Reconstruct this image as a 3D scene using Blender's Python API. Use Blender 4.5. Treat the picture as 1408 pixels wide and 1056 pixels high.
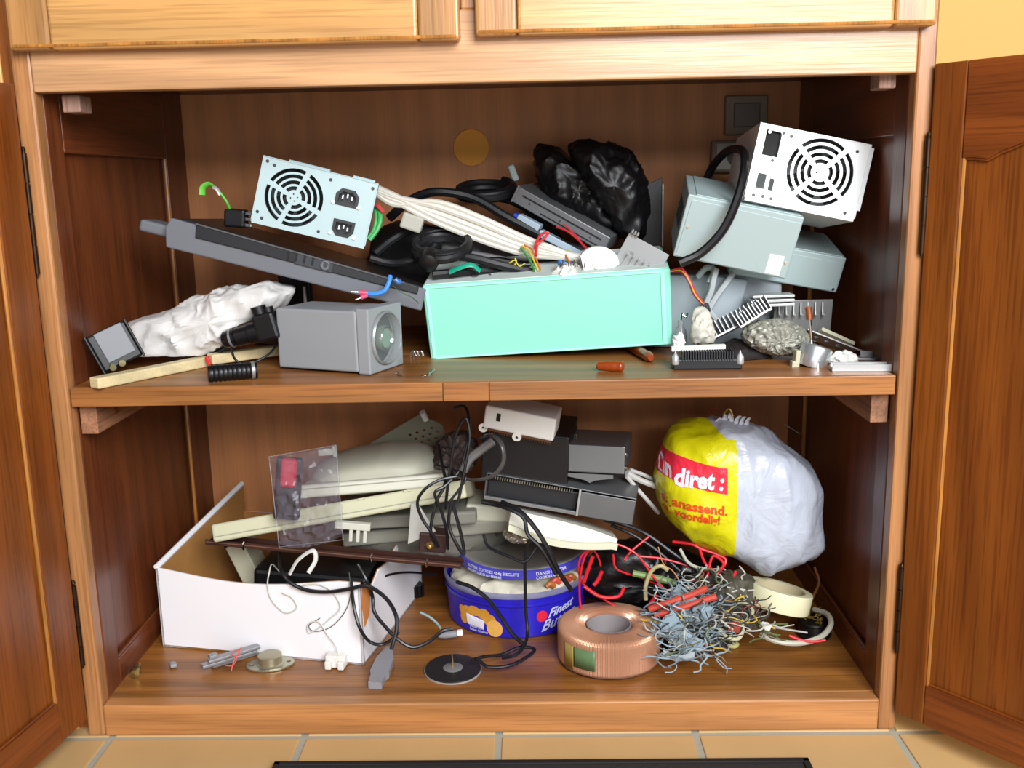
import bpy, math, random
from mathutils import Vector, Matrix, Euler, noise
from mathutils.geometry import tessellate_polygon
R = math.radians
for o in list(bpy.data.objects): bpy.data.objects.remove(o)
scene = bpy.context.scene
COL = scene.collection

# ---------------------------------------------------------------- camera, world, lights, exposure
FPX, YAW, PITCH, ROLL = 1364.62, -0.0223, 0.2018, 0.0201
CAMP = Vector((0.5657, -1.167, 0.6563))
_f = Vector((math.sin(YAW)*math.cos(PITCH), math.cos(YAW)*math.cos(PITCH), -math.sin(PITCH)))
_r0 = Vector((math.cos(YAW), -math.sin(YAW), 0)); _d0 = _f.cross(_r0)
_r = _r0*math.cos(ROLL) + _d0*math.sin(ROLL); _d = -_r0*math.sin(ROLL) + _d0*math.cos(ROLL)
cd = bpy.data.cameras.new('camera'); cam = bpy.data.objects.new('camera', cd); COL.objects.link(cam)
cd.sensor_fit = 'HORIZONTAL'; cd.sensor_width = 36; cd.lens = FPX/1408*36; cd.clip_start = .02
m = Matrix((( _r.x, -_d.x, -_f.x, CAMP.x), (_r.y, -_d.y, -_f.y, CAMP.y), (_r.z, -_d.z, -_f.z, CAMP.z), (0, 0, 0, 1)))
cam.matrix_world = m; scene.camera = cam

def ray(px, py): return _r*((px-704)/FPX) + _d*((py-528)/FPX) + _f
def W(px, py, Y):                      # world point seen at a photo pixel, at depth Y inside the cabinet
    d = ray(px, py); return CAMP + d*((Y-CAMP.y)/d.y)
def WP(px, py, o, nrm):                # same on any plane (point, normal)
    d = ray(px, py); return CAMP + d*((Vector(o)-CAMP).dot(nrm)/d.dot(nrm))
def WZ(px, py, z):                     # same on a horizontal plane
    d = ray(px, py); return CAMP + d*((z-CAMP.z)/d.z)

world = bpy.data.worlds.new('world'); scene.world = world; world.use_nodes = True
bg = world.node_tree.nodes['Background']; bg.inputs[0].default_value = (.80, .90, 1.0, 1); bg.inputs[1].default_value = .09
def area(name, loc, target, sx, sy, power, color):
    l = bpy.data.lights.new(name, 'AREA'); l.shape = 'RECTANGLE'; l.size = sx; l.size_y = sy; l.energy = power; l.color = color
    o = bpy.data.objects.new(name, l); COL.objects.link(o); o.location = loc
    o.rotation_euler = (Vector(target)-Vector(loc)).to_track_quat('-Z', 'Y').to_euler(); return o
area('window_light', (1.35, -2.2, 1.62), (.6, .1, .4), 1.4, 1.2, 100, (.95, .97, 1.0))
area('glass_door_light', (.75, -2.6, .50), (.6, .1, .3), 2.2, .8, 9, (.93, .96, 1.0))
scene.view_settings.view_transform = 'Standard'; scene.view_settings.look = 'None'
scene.view_settings.gamma = 1; scene.view_settings.use_curve_mapping = False
scene.view_settings.exposure = 0.35

# ---------------------------------------------------------------- materials
def lin(h):
    h = h.lstrip('#'); c = [int(h[i:i+2], 16)/255 for i in (0, 2, 4)]
    return tuple((x/12.92 if x <= .04045 else ((x+.055)/1.055)**2.4) for x in c) + (1,)
_m = {}
def mat(key, color='#808080', rough=.5, metal=0, trans=0, ior=1.45, bump=0, bscale=80, alpha=1, spec=.5, var=0, vscale=20, coat=0):
    if key in _m: return _m[key]
    M = bpy.data.materials.new(key); M.use_nodes = True; nt = M.node_tree; N = nt.nodes; L = nt.links
    b = N['Principled BSDF']; b.inputs['Base Color'].default_value = lin(color); b.inputs['Roughness'].default_value = rough
    b.inputs['Metallic'].default_value = metal; b.inputs['Transmission Weight'].default_value = trans; b.inputs['IOR'].default_value = ior
    b.inputs['Alpha'].default_value = alpha; b.inputs['Specular IOR Level'].default_value = spec; b.inputs['Coat Weight'].default_value = coat
    tc = N.new('ShaderNodeTexCoord')
    if var:
        n = N.new('ShaderNodeTexNoise'); n.inputs['Scale'].default_value = vscale; n.inputs['Detail'].default_value = 5
        L.new(tc.outputs['Object'], n.inputs['Vector'])
        mx = N.new('ShaderNodeMix'); mx.data_type = 'RGBA'; mx.inputs[6].default_value = tuple(c*(1-var) for c in lin(color)[:3])+(1,)
        mx.inputs[7].default_value = tuple(min(1, c*(1+var)) for c in lin(color)[:3])+(1,)
        L.new(n.outputs['Fac'], mx.inputs[0]); L.new(mx.outputs[2], b.inputs['Base Color'])
    if bump:
        n = N.new('ShaderNodeTexNoise'); n.inputs['Scale'].default_value = bscale; n.inputs['Detail'].default_value = 4
        L.new(tc.outputs['Object'], n.inputs['Vector'])
        bp = N.new('ShaderNodeBump'); bp.inputs['Strength'].default_value = bump; bp.inputs['Distance'].default_value = .002
        L.new(n.outputs['Fac'], bp.inputs['Height']); L.new(bp.outputs[0], b.inputs['Normal'])
    _m[key] = M; return M

def wood(key, dark, light, axis='X', rough=.38, seed=0., fine=1., contrast=1.):
    if key in _m: return _m[key]
    M = bpy.data.materials.new(key); M.use_nodes = True; nt = M.node_tree; N = nt.nodes; L = nt.links
    b = N['Principled BSDF']; b.inputs['Roughness'].default_value = rough
    tc = N.new('ShaderNodeTexCoord'); oi = N.new('ShaderNodeObjectInfo')
    ad = N.new('ShaderNodeVectorMath'); ad.operation = 'ADD'
    mp = N.new('ShaderNodeMapping'); s = {'X': (1.6, 22, 22), 'Y': (22, 1.6, 22), 'Z': (22, 22, 1.6)}[axis]
    mp.inputs['Scale'].default_value = s; mp.inputs['Location'].default_value = (seed, seed*.7, seed*1.3)
    L.new(tc.outputs['Object'], ad.inputs[0])
    sc = N.new('ShaderNodeVectorMath'); sc.operation = 'SCALE'; sc.inputs[3].default_value = 7.0
    cmb = N.new('ShaderNodeCombineXYZ')
    for i in range(3): L.new(oi.outputs['Random'], cmb.inputs[i])
    L.new(cmb.outputs[0], sc.inputs[0]); L.new(sc.outputs[0], ad.inputs[1]); L.new(ad.outputs[0], mp.inputs[0])
    n1 = N.new('ShaderNodeTexNoise'); n1.inputs['Scale'].default_value = 1; n1.inputs['Detail'].default_value = 5; n1.inputs['Distortion'].default_value = .9
    L.new(mp.outputs[0], n1.inputs['Vector'])
    # fine pores
    mp2 = N.new('ShaderNodeMapping'); mp2.inputs['Scale'].default_value = {'X': (9, 330, 330), 'Y': (330, 9, 330), 'Z': (330, 330, 9)}[axis]
    L.new(ad.outputs[0], mp2.inputs[0])
    n2 = N.new('ShaderNodeTexNoise'); n2.inputs['Scale'].default_value = 1; n2.inputs['Detail'].default_value = 2
    L.new(mp2.outputs[0], n2.inputs['Vector'])
    # cathedral rings
    wv = N.new('ShaderNodeTexWave'); wv.wave_type = 'BANDS'; wv.bands_direction = 'DIAGONAL'; wv.inputs['Scale'].default_value = .55
    wv.inputs['Distortion'].default_value = 7; wv.inputs['Detail'].default_value = 3; wv.inputs['Detail Scale'].default_value = .7
    L.new(mp.outputs[0], wv.inputs['Vector'])
    r1 = N.new('ShaderNodeValToRGB'); r1.color_ramp.elements[0].position = .5-.28/contrast; r1.color_ramp.elements[1].position = .5+.25/contrast
    r1.color_ramp.elements[0].color = lin(dark); r1.color_ramp.elements[1].color = lin(light)
    L.new(n1.outputs['Fac'], r1.inputs[0])
    mw = N.new('ShaderNodeMix'); mw.data_type = 'RGBA'; mw.blend_type = 'MULTIPLY'; mw.inputs[0].default_value = .30*contrast
    L.new(r1.outputs[0], mw.inputs[6]); L.new(wv.outputs['Color'], mw.inputs[7])
    r2 = N.new('ShaderNodeValToRGB'); r2.color_ramp.elements[0].position = .34; r2.color_ramp.elements[1].position = .52
    r2.color_ramp.elements[0].color = (.45, .38, .34, 1); r2.color_ramp.elements[1].color = (1, 1, 1, 1)
    L.new(n2.outputs['Fac'], r2.inputs[0])
    mx = N.new('ShaderNodeMix'); mx.data_type = 'RGBA'; mx.blend_type = 'MULTIPLY'; mx.inputs[0].default_value = .55*fine
    L.new(mw.outputs[2], mx.inputs[6]); L.new(r2.outputs[0], mx.inputs[7]); L.new(mx.outputs[2], b.inputs['Base Color'])
    bp = N.new('ShaderNodeBump'); bp.inputs['Strength'].default_value = .25; bp.inputs['Distance'].default_value = .0008
    L.new(n2.outputs['Fac'], bp.inputs['Height']); L.new(bp.outputs[0], b.inputs['Normal'])
    _m[key] = M; return M

# ---------------------------------------------------------------- mesh builder
def fr(loc=(0, 0, 0), rot=(0, 0, 0)):
    return Matrix.Translation(Vector(loc)) @ Euler((R(rot[0]), R(rot[1]), R(rot[2])), 'XYZ').to_matrix().to_4x4()
def axes(O, X, Yh):                    # frame from origin, x direction and a depth hint
    x = Vector(X).normalized(); z = x.cross(Vector(Yh)).normalized(); y = z.cross(x)
    return Matrix(((x.x, y.x, z.x, O[0]), (x.y, y.y, z.y, O[1]), (x.z, y.z, z.z, O[2]), (0, 0, 0, 1)))
def smooth_path(pts, k=8):
    P = [Vector(p) for p in pts]
    if len(P) < 3: return P
    P = [P[0]*2-P[1]] + P + [P[-1]*2-P[-2]]; out = []
    for i in range(1, len(P)-2):
        a, b, c, d = P[i-1:i+3]
        for j in range(k):
            t = j/k; out.append(.5*((2*b)+(c-a)*t+(2*a-5*b+4*c-d)*t*t+(-a+3*b-3*c+d)*t**3))
    out.append(P[-2]); return out
class MB:
    def __init__(s): s.v = []; s.f = []
    def add(s, vs, fs, M=None):
        n = len(s.v); s.v += [tuple((M @ Vector(v)) if M else v) for v in vs]; s.f += [tuple(i+n for i in f) for f in fs]; return s
    def box(s, c, d, M=None, rot=None):
        x, y, z = d[0]/2, d[1]/2, d[2]/2
        T = Matrix.Translation(Vector(c))
        if rot: T = fr(c, rot)
        if M: T = M @ T
        return s.add([(-x, -y, -z), (x, -y, -z), (x, y, -z), (-x, y, -z), (-x, -y, z), (x, -y, z), (x, y, z), (-x, y, z)],
                     [(0, 3, 2, 1), (4, 5, 6, 7), (0, 1, 5, 4), (1, 2, 6, 5), (2, 3, 7, 6), (3, 0, 4, 7)], T)
    def span(s, a, b, M=None):         # box from corner to corner
        return s.box([(a[i]+b[i])/2 for i in range(3)], [abs(b[i]-a[i]) for i in range(3)], M)
    def tube(s, pts, r, n=8, flat=1.0, M=None):
        P = [Vector(p) for p in pts]; Nn = len(P)
        rr = r if isinstance(r, (list, tuple)) else [r]*Nn
        t0 = (P[1]-P[0]).normalized(); u = t0.orthogonal().normalized(); vs = []; fs = []
        for i, p in enumerate(P):
            t = (P[min(i+1, Nn-1)]-P[max(i-1, 0)]);
            t = t.normalized() if t.length > 1e-9 else t0
            u = (u - t*u.dot(t)).normalized(); w = t.cross(u)
            for k in range(n):
                a = 2*math.pi*k/n; vs.append(p + u*math.cos(a)*rr[i] + w*math.sin(a)*rr[i]*flat)
        for i in range(Nn-1):
            for k in range(n):
                k2 = (k+1) % n; fs.append((i*n+k, i*n+k2, (i+1)*n+k2, (i+1)*n+k))
        fs.append(tuple(range(n))[::-1]); fs.append(tuple((Nn-1)*n+k for k in range(n)))
        return s.add(vs, fs, M)
    def cyl(s, a, b, r, r2=None, n=20, M=None): return s.tube([a, b], [r, r if r2 is None else r2], n, M=M)
    def lathe(s, prof, n=40, M=None, closed=False):
        vs = []; fs = []; m = len(prof)
        for k in range(n):
            a = 2*math.pi*k/n
            vs += [(r*math.cos(a), r*math.sin(a), z) for r, z in prof]
        for k in range(n):
            k2 = (k+1) % n
            for j in range(m if closed else m-1):
                j2 = (j+1) % m; fs.append((k*m+j, k2*m+j, k2*m+j2, k*m+j2))
        return s.add(vs, fs, M)
    def plate(s, outer, holes, t, M=None):    # outline in local XZ, extruded by t along +Y
        loops = [outer]+list(holes); flat = [p for l in loops for p in l]; n = len(flat)
        tr = tessellate_polygon([[Vector((p[0], p[1], 0)) for p in l] for l in loops])
        vs = [(p[0], 0, p[1]) for p in flat] + [(p[0], t, p[1]) for p in flat]
        fs = [tuple(q) for q in tr] + [tuple(i+n for i in q[::-1]) for q in tr]
        k = 0
        for l in loops:
            for i in range(len(l)):
                a, b = k+i, k+(i+1) % len(l); fs.append((a, b, b+n, a+n))
            k += len(l)
        return s.add(vs, fs, M)
    def build(s, name, material, parent=None, smooth=False, bev=0, seg=2, sub=0):
        me = bpy.data.meshes.new(name); off = Vector((0, 0, 0))
        if parent is None:
            lo = [min(v[i] for v in s.v) for i in range(3)]; hi = [max(v[i] for v in s.v) for i in range(3)]
            off = Vector([(lo[i]+hi[i])/2 for i in range(3)])
        me.from_pydata([Vector(v)-off for v in s.v], [], s.f); me.update()
        import bmesh
        bm = bmesh.new(); bm.from_mesh(me); bmesh.ops.recalc_face_normals(bm, faces=bm.faces); bm.to_mesh(me); bm.free()
        me.materials.append(material)
        o = bpy.data.objects.new(name, me); COL.objects.link(o); o.location = off
        if parent: o.parent = parent
        if smooth:
            me.polygons.foreach_set('use_smooth', [True]*len(me.polygons))
            try: me.set_sharp_from_angle(angle=R(38))
            except Exception: pass
        if bev:
            b = o.modifiers.new('bevel', 'BEVEL'); b.width = bev; b.segments = seg; b.limit_method = 'ANGLE'; b.angle_limit = R(40)
        if sub:
            b = o.modifiers.new('sub', 'SUBSURF'); b.levels = sub; b.render_levels = sub
        return o
def tag(o, label=None, cat=None, group=None, kind=None):
    if label: o['label'] = label
    if cat: o['category'] = cat
    if group: o['group'] = group
    if kind: o['kind'] = kind
    return o
def thing(name, label, cat, M=None, group=None):
    o = bpy.data.objects.new(name, None); COL.objects.link(o); o.empty_display_size = .02
    if M: o.matrix_world = M
    return tag(o, label, cat, group)
def dup(root, M=None, label=None):
    r = root.copy(); COL.objects.link(r)
    if M: r.matrix_world = M
    if label: r['label'] = label
    for ch in list(root.children):
        c = ch.copy(); COL.objects.link(c); c.parent = r
        for g in list(ch.children): d = g.copy(); COL.objects.link(d); d.parent = c
    return r
def circle(cx, cz, r, n=24, a0=0, a1=2*math.pi): return [(cx+r*math.cos(a0+(a1-a0)*i/n), cz+r*math.sin(a0+(a1-a0)*i/n)) for i in range(n)]
def rect(x0, z0, x1, z1): return [(x0, z0), (x1, z0), (x1, z1), (x0, z1)]
def arc_slot(cx, cz, r0, r1, a0, a1, n=10):
    A = [a0+(a1-a0)*i/n for i in range(n+1)]
    return [(cx+r0*math.cos(a), cz+r0*math.sin(a)) for a in A] + [(cx+r1*math.cos(a), cz+r1*math.sin(a)) for a in A[::-1]]
def text_mesh(txt, size, bold=0, shear=0, extrude=0):
    c = bpy.data.curves.new('t', 'FONT'); c.body = txt; c.size = size; c.offset = bold; c.shear = shear; c.resolution_u = 2
    c.align_x = 'LEFT'; c.fill_mode = 'FRONT'
    o = bpy.data.objects.new('t', c); COL.objects.link(o)
    me = o.to_mesh(); vs = [tuple(v.co) for v in me.vertices]; fs = [tuple(p.vertices) for p in me.polygons]
    o.to_mesh_clear(); bpy.data.objects.remove(o); return vs, fs
def cable(name, pts, r, material, label=None, cat='cable', group=None, parent=None, k=8, n=8, flat=1.0, inv=None):
    P = smooth_path([W(*p) if len(p) == 3 and not isinstance(p, Vector) else p for p in pts], k)
    if inv is not None: P = [inv @ p for p in P]
    o = MB().tube(P, r, n, flat).build(name, material, parent, smooth=True)
    return tag(o, label, cat, group) if label else o
def blob(outline, Yc, hd, amp=.004, freq=30, *_a, stretch=(1, 1, 1), **_k):
    return _blob(outline, Yc, hd, amp, freq, *_a, stretch=stretch, **_k)
def _blob(outline, Yc, hd, amp=.004, freq=30, nt=96, nr=40, pw=.75, seed=0, folds=0, fold_amp=0, inset=None, zmin=None, stretch=(1, 1, 1)):
    """closed crumpled volume: silhouette radii measured round a centre, with real depth hd towards and away"""
    P = [W(x, y, Yc) for x, y in outline]
    c = sum(P, Vector())/len(P); pol = [((p.x-c.x), (p.z-c.z)) for p in P]
    def rad(a):
        dx, dz = math.cos(a), math.sin(a); best = 0
        for i in range(len(pol)):
            (x1, z1), (x2, z2) = pol[i], pol[(i+1) % len(pol)]
            ex, ez = x2-x1, z2-z1; den = dx*ez-dz*ex
            if abs(den) < 1e-12: continue
            t = (x1*ez-z1*ex)/den; u = (x1*dz-z1*dx)/den
            if t > 0 and -1e-6 <= u <= 1+1e-6: best = max(best, t)
        return best
    RR = [rad(2*math.pi*i/nt) for i in range(nt)]
    RR = [(RR[i-1]+2*RR[i]+RR[(i+1) % nt])/4 for i in range(nt)]
    def surf(i, j):
        a = 2*math.pi*i/nt; ph = math.pi*j/nr
        s_ = max(0, math.sin(ph))**pw; r = RR[i % nt]*s_
        p = Vector((math.cos(a)*r, -math.cos(ph)*hd, math.sin(a)*r))
        q = (p+Vector((seed, seed*.3, 0)))*freq; q = Vector((q.x*stretch[0], q.y*stretch[1], q.z*stretch[2]))
        d = (.5-abs(noise.noise(q))*2.2)*amp + (.2-abs(noise.noise(q*2.3)))*amp*.7
        if folds: d += math.sin(a*folds+noise.noise(q*.4)*4)*fold_amp*s_*(1-.2*s_)
        nrm = Vector((math.cos(a)*s_, -math.cos(ph), math.sin(a)*s_)).normalized()
        p = c + p + nrm*d
        if zmin is not None and p.z < zmin: p.z = zmin + (zmin-p.z)*.02
        return p
    vs = [surf(0, 0)]+[surf(i, j) for j in range(1, nr) for i in range(nt)]+[surf(0, nr)]
    fs = [(0, 1+i, 1+(i+1) % nt) for i in range(nt)]
    for j in range(nr-2):
        for i in range(nt):
            a = 1+j*nt; fs.append((a+i, a+nt+i, a+nt+(i+1) % nt, a+(i+1) % nt))
    L = len(vs)-1; a = 1+(nr-2)*nt; fs += [(L, a+(i+1) % nt, a+i) for i in range(nt)]
    return MB().add(vs, fs), c
# ---------------------------------------------------------------- setting: floor tiles, walls
SZ = .4202
tile_m = mat('terracotta_tile', '#c39f6c', .45, var=.16, vscale=7, bump=.1, bscale=30)
grout = mat('grout', '#a3a08f', .9, bump=.3)
fl = MB().box((.5, -.55, -.0531), (5.2, 3.6, .016)).build('floor', grout); tag(fl, kind='structure')
tm = None; rnd = random.Random(3)
for i in range(-3, 8):
    for j in range(-6, 1):
        cx = .0085+.2527*i+.1263; cy = -.008-.2527*j-.1263 if False else (-.005+.2527*(j)) - .1263+.2527
        if cy > .5 or abs(cx-.5) > 1.3: continue
        if tm is None:
            tm = MB().box((0, 0, 0), (.244, .244, .012)).build('floor_tile', tile_m, fl, bev=.0015); o = tm
        else:
            o = bpy.data.objects.new('floor_tile', tm.data); COL.objects.link(o); o.parent = fl
            b = o.modifiers.new('bevel', 'BEVEL'); b.width = .0015; b.segments = 2
        o.location = Vector((cx, cy, -.0491)) - fl.location
wallm = mat('wall_paint', '#dcae66', .85, bump=.08, bscale=150)
wb = MB().span((-1.6, .53, -.045), (3.1, .58, 2.5)).build('wall_back', wallm); tag(wb, kind='structure')
# dark doormat whose far edge just shows in front of the cabinet
mt = thing('door_mat', 'dark flat mat lying on the tiles in front of the cabinet', 'mat', fr((.566, -.27, -.0431)))
MB().box((0, 0, .003), (.65, .39, .006)).build('mat_surface', mat('mat_dark', '#2b2523', .9, bump=.6, bscale=200), mt, bev=.001)
MB().box((0, .192, .0045), (.65, .008, .009)).box((-.321, 0, .0045), (.008, .39, .009)).box((.321, 0, .0045), (.008, .39, .009)).build('mat_binding', mat('mat_bind', '#171313', .7), mt, bev=.001)

# ---------------------------------------------------------------- cabinet
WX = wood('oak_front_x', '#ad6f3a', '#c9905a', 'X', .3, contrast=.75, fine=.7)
WZm = wood('oak_front_z', '#a06a3e', '#bf8856', 'Z', .3, contrast=.75, fine=.7)
WLx = wood('oak_light_x', '#c08a4e', '#d9a868', 'X', .3, contrast=.7, fine=.7)
WLz = wood('oak_light_z', '#ab7644', '#cb9a60', 'Z', .3, fine=.8)
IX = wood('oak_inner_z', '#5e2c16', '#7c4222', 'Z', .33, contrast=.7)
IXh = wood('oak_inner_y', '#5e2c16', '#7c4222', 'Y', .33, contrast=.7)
BK = wood('back_ply', '#c5804c', '#d38d58', 'Z', .6, fine=.25, contrast=.45)
SH = wood('shelf_oak', '#8d5526', '#b0743a', 'X', .4)
DK = wood('deck_oak', '#8a5422', '#a86e32', 'X', .36)
DRx = wood('door_oak_x', '#70330f', '#8a4818', 'X', .34, contrast=.8)
DRz = wood('door_oak_z', '#75380e', '#905018', 'Z', .34, contrast=.8)
BEAD = wood('bead', '#a8682a', '#c68a44', 'Z', .3)
cab = thing('cabinet', 'old oak cabinet standing open with a shelf full of electronic junk', 'cabinet', fr((.5, 0, -.043)))
cab.matrix_world = Matrix.Identity(4)
S = lambda a, b, name, mm, par=cab, bev=.0015, **k: MB().span(a, b).build(name, mm, par, bev=bev, **k)
S((-.0225, 0, -.043), (0, .022, 1.1), 'face_stile', WZm, bev=.003)
S((1.0, 0, -.043), (1.022, .022, 1.1), 'face_stile', WZm, bev=.003)
S((0, 0, .766), (1.0, .022, .845), 'face_rail', wood('oak_rail_top', '#bd8a5e', '#d4a678', 'X', .28, contrast=.7, fine=.6), bev=.002)
S((0, 0, -.043), (1.0, .022, 0), 'bottom_rail', WX, bev=.0025)
S((.4905, 0, .845), (.5085, .022, 1.1), 'face_mullion', WZm, bev=.002)
for sx, nm in ((0, 1), (1, -1)):       # frame-and-panel sides
    a = lambda t, y0, y1, z0, z1, name, mm, bev=.002: S((sx, y0, z0), (sx-nm*t, y1, z1), name, mm, bev=bev)
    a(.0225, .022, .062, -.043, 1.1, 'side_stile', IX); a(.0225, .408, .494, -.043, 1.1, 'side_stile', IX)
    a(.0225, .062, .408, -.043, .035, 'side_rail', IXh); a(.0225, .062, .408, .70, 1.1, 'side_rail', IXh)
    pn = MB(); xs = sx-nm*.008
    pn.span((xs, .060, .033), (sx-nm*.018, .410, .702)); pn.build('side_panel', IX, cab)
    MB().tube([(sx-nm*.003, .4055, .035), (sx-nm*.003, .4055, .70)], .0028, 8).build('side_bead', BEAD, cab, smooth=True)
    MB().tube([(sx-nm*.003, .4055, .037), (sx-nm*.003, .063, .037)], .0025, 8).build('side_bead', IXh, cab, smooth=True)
# back panel with the round hole
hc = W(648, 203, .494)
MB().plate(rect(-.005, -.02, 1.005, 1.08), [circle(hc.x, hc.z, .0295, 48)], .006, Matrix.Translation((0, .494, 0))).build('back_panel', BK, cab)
MB().lathe([(0, .001), (.029, .001), (.029, .0035), (0, .0035)], 48, Matrix.Translation((hc.x, .494, hc.z)) @ Matrix.Rotation(-math.pi/2, 4, 'X')).build('lit_wall_disc', mat('lit_wall_disc', '#f2a030', .6), cab, smooth=True)  # added disc, its bright orange stands in for lit wall behind the hole
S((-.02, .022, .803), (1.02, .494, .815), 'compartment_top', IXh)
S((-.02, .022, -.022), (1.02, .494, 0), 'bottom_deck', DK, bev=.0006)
S((-.02, 0, 1.08), (1.02, .5, 1.1), 'cabinet_top', WX)
S((.001, .006, SZ-.0236), (.999, .488, SZ), 'shelf', SH, bev=.0022)
# shelf front edge lipping joined in three lengths
for x0, x1 in ((.002, .4555), (.4562, .5115), (.5122, .998)): S((x0, .003, SZ-.0236), (x1, .0065, SZ-.0002), 'shelf_lipping', SH, bev=.001)
for a, b in (((.003, .02, SZ-.062), (.024, .45, SZ-.0238)), ((.976, .02, SZ-.062), (.997, .45, SZ-.0238))): S(a, b, 'shelf_cleat', wood('cleat', '#8b5c3a', '#a8795a', 'Y', .6), bev=.001)
MB().cyl((.0243, .075, SZ-.045), (.0262, .075, SZ-.045), .004).build('cleat_screw', mat('brass', '#b08040', .35, 1), cab)
for a, b in (((.018, .028, .745), (.040, .06, .765)), ((.968, .028, .752), (.988, .06, .770))): S(a, b, 'corner_block', wood('blk', '#8f6858', '#b08c7c', 'Z', .7), bev=.002)

def hinge(x, y, z0, z1):
    h = MB(); n = 4
    for i in range(n):
        a = z0+(z1-z0)*i/n; b = z0+(z1-z0)*(i+1)/n-.0015; h.cyl((x, y, a), (x, y, b), .0032, n=12)
    h.cyl((x, y, z0-.003), (x, y, z1+.003), .0018, n=10); h.tube([(x, y, z1+.002), (x, y, z1+.006)], [.003, .0015], 10)
    return h
hm = mat('hinge_metal', '#3c2a1c', .4, .8)
for x, y, z0, z1 in ((-.0165, -.006, .56, .70), (-.0165, -.006, .06, .17), (1.0155, -.006, .565, .695), (1.0155, -.006, .07, .18)): hinge(x, y, z0, z1).build('hinge', hm, cab, smooth=True)

def lower_door(hx, hy, ang, side, width=.50, z0=-.013, z1=.7745, arch=True):
    sg = 1 if side == 'right' else -1; a = ang
    x = Vector((sg*math.sin(a), -math.cos(a), 0)); y = Vector((math.cos(a), sg*math.sin(a), 0)) if sg > 0 else Vector((math.cos(a), -math.sin(a), 0))
    z = Vector((0, 0, 1)); M = Matrix(((x.x, y.x, 0, hx), (x.y, y.y, 0, hy), (0, 0, 1, 0), (0, 0, 0, 1)))
    d = bpy.data.objects.new('cabinet_door', None); COL.objects.link(d); d.parent = cab; d.matrix_local = M
    t = .021*sg; sw = .038 if sg > 0 else .052; bl = .052
    def prism(outer, name, mm, y0=0, y1=None, bev=.0015):
        y1 = t if y1 is None else y1
        return MB().plate(outer, [], y1-y0, Matrix.Translation((0, y0, 0))).build(name, mm, d, bev=bev)
    prism(rect(0, z0, sw, z1), 'door_stile', DRz); prism(rect(width-sw, z0, width, z1), 'door_stile', DRz)
    prism(rect(sw+.0004, z0, width-sw-.0004, z0+bl), 'door_rail', DRx)
    # arched head rail: flat shoulder, then the cathedral curve
    zs = z1-.103; n = 30; cur = []
    for i in range(n+1):
        u = i/n; X = sw+.0004+(width-2*sw-.0008)*u; s_ = abs(2*u-1)
        k = 0 if s_ > .93 else (math.cos(math.pi*s_/.93)+1)/2
        cur.append((X, zs-.004*(s_ < .93)*(s_ > .8)+.062*k**.8))
    prism([(width-sw-.0004, z1), (sw+.0004, z1)]+cur, 'door_head_rail', DRx)
    # fielded panel and its bevel bead, bevel highlight put into the pale upright lengths
    prism([(sw-.004, z0+bl-.004), (width-sw+.004, z0+bl-.004)] + [(X, Z+.003) for X, Z in cur[::-1]], 'door_panel', DRz, .006*sg, .013*sg, bev=.001)
    yb = .0035*sg
    for pth, rr_, mm in (([(sw+.0015, yb, z0+bl), (sw+.0015, yb, zs)], .0024, BEAD), ([(width-sw-.0015, yb, z0+bl), (width-sw-.0015, yb, zs)], .0024, BEAD),
                         ([(sw, yb, z0+bl+.001), (width-sw, yb, z0+bl+.001)], .0016, DRx), ([(X, yb, Z-.001) for X, Z in cur], .0016, DRx)):
        MB().tube(pth, rr_, 8).build('panel_bead', mm, d, smooth=True)
    return d
lower_door(1.0165, -.008, .68, 'right')
lower_door(-.0165, -.010, .144, 'left')

def upper_door(x0, x1, zb):
    d = bpy.data.objects.new('cabinet_door', None); COL.objects.link(d); d.parent = cab
    d.location = (x0, -.021, zb); w = x1-x0; sw = .046; t = .0205
    P = lambda a, b, name, mm: MB().span(a, b).build(name, mm, d, bev=.004, seg=3)
    P((0, 0, .0), (sw, t, .28), 'door_stile', WLz); P((w-sw, 0, 0), (w, t, .28), 'door_stile', WLz)
    P((sw+.0005, 0, 0), (w-sw-.0005, t, .075), 'door_rail', WLx)
    MB().span((sw-.005, .006, .07), (w-sw+.005, .014, .28)).build('door_panel', WLz, d)
    b = MB(); b.tube([(.004, .001, .0042), (w-.004, .001, .0042)], .0022, 8); b.build('door_bead', BEAD, d, smooth=True)
upper_door(-.012, .4905, .8095); upper_door(.5075, 1.0115, .8135)
# tall side board of the neighbouring unit, left
nb = thing('side_board', 'tall orange oak board with a pale edge strip left of the cabinet', 'panel', fr((-.055, .02, -.043)))
MB().span((-.05, 0, 0), (.026, .018, 1.15)).build('board', wood('nbz', '#8a4a18', '#a55e22', 'Z', .4), nb, bev=.002)
MB().span((.006, -.004, 0), (.012, 0, 1.15)).build('edge_strip', wood('nbl', '#d8a860', '#e8c078', 'Z', .4), nb, bev=.001)

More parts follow.
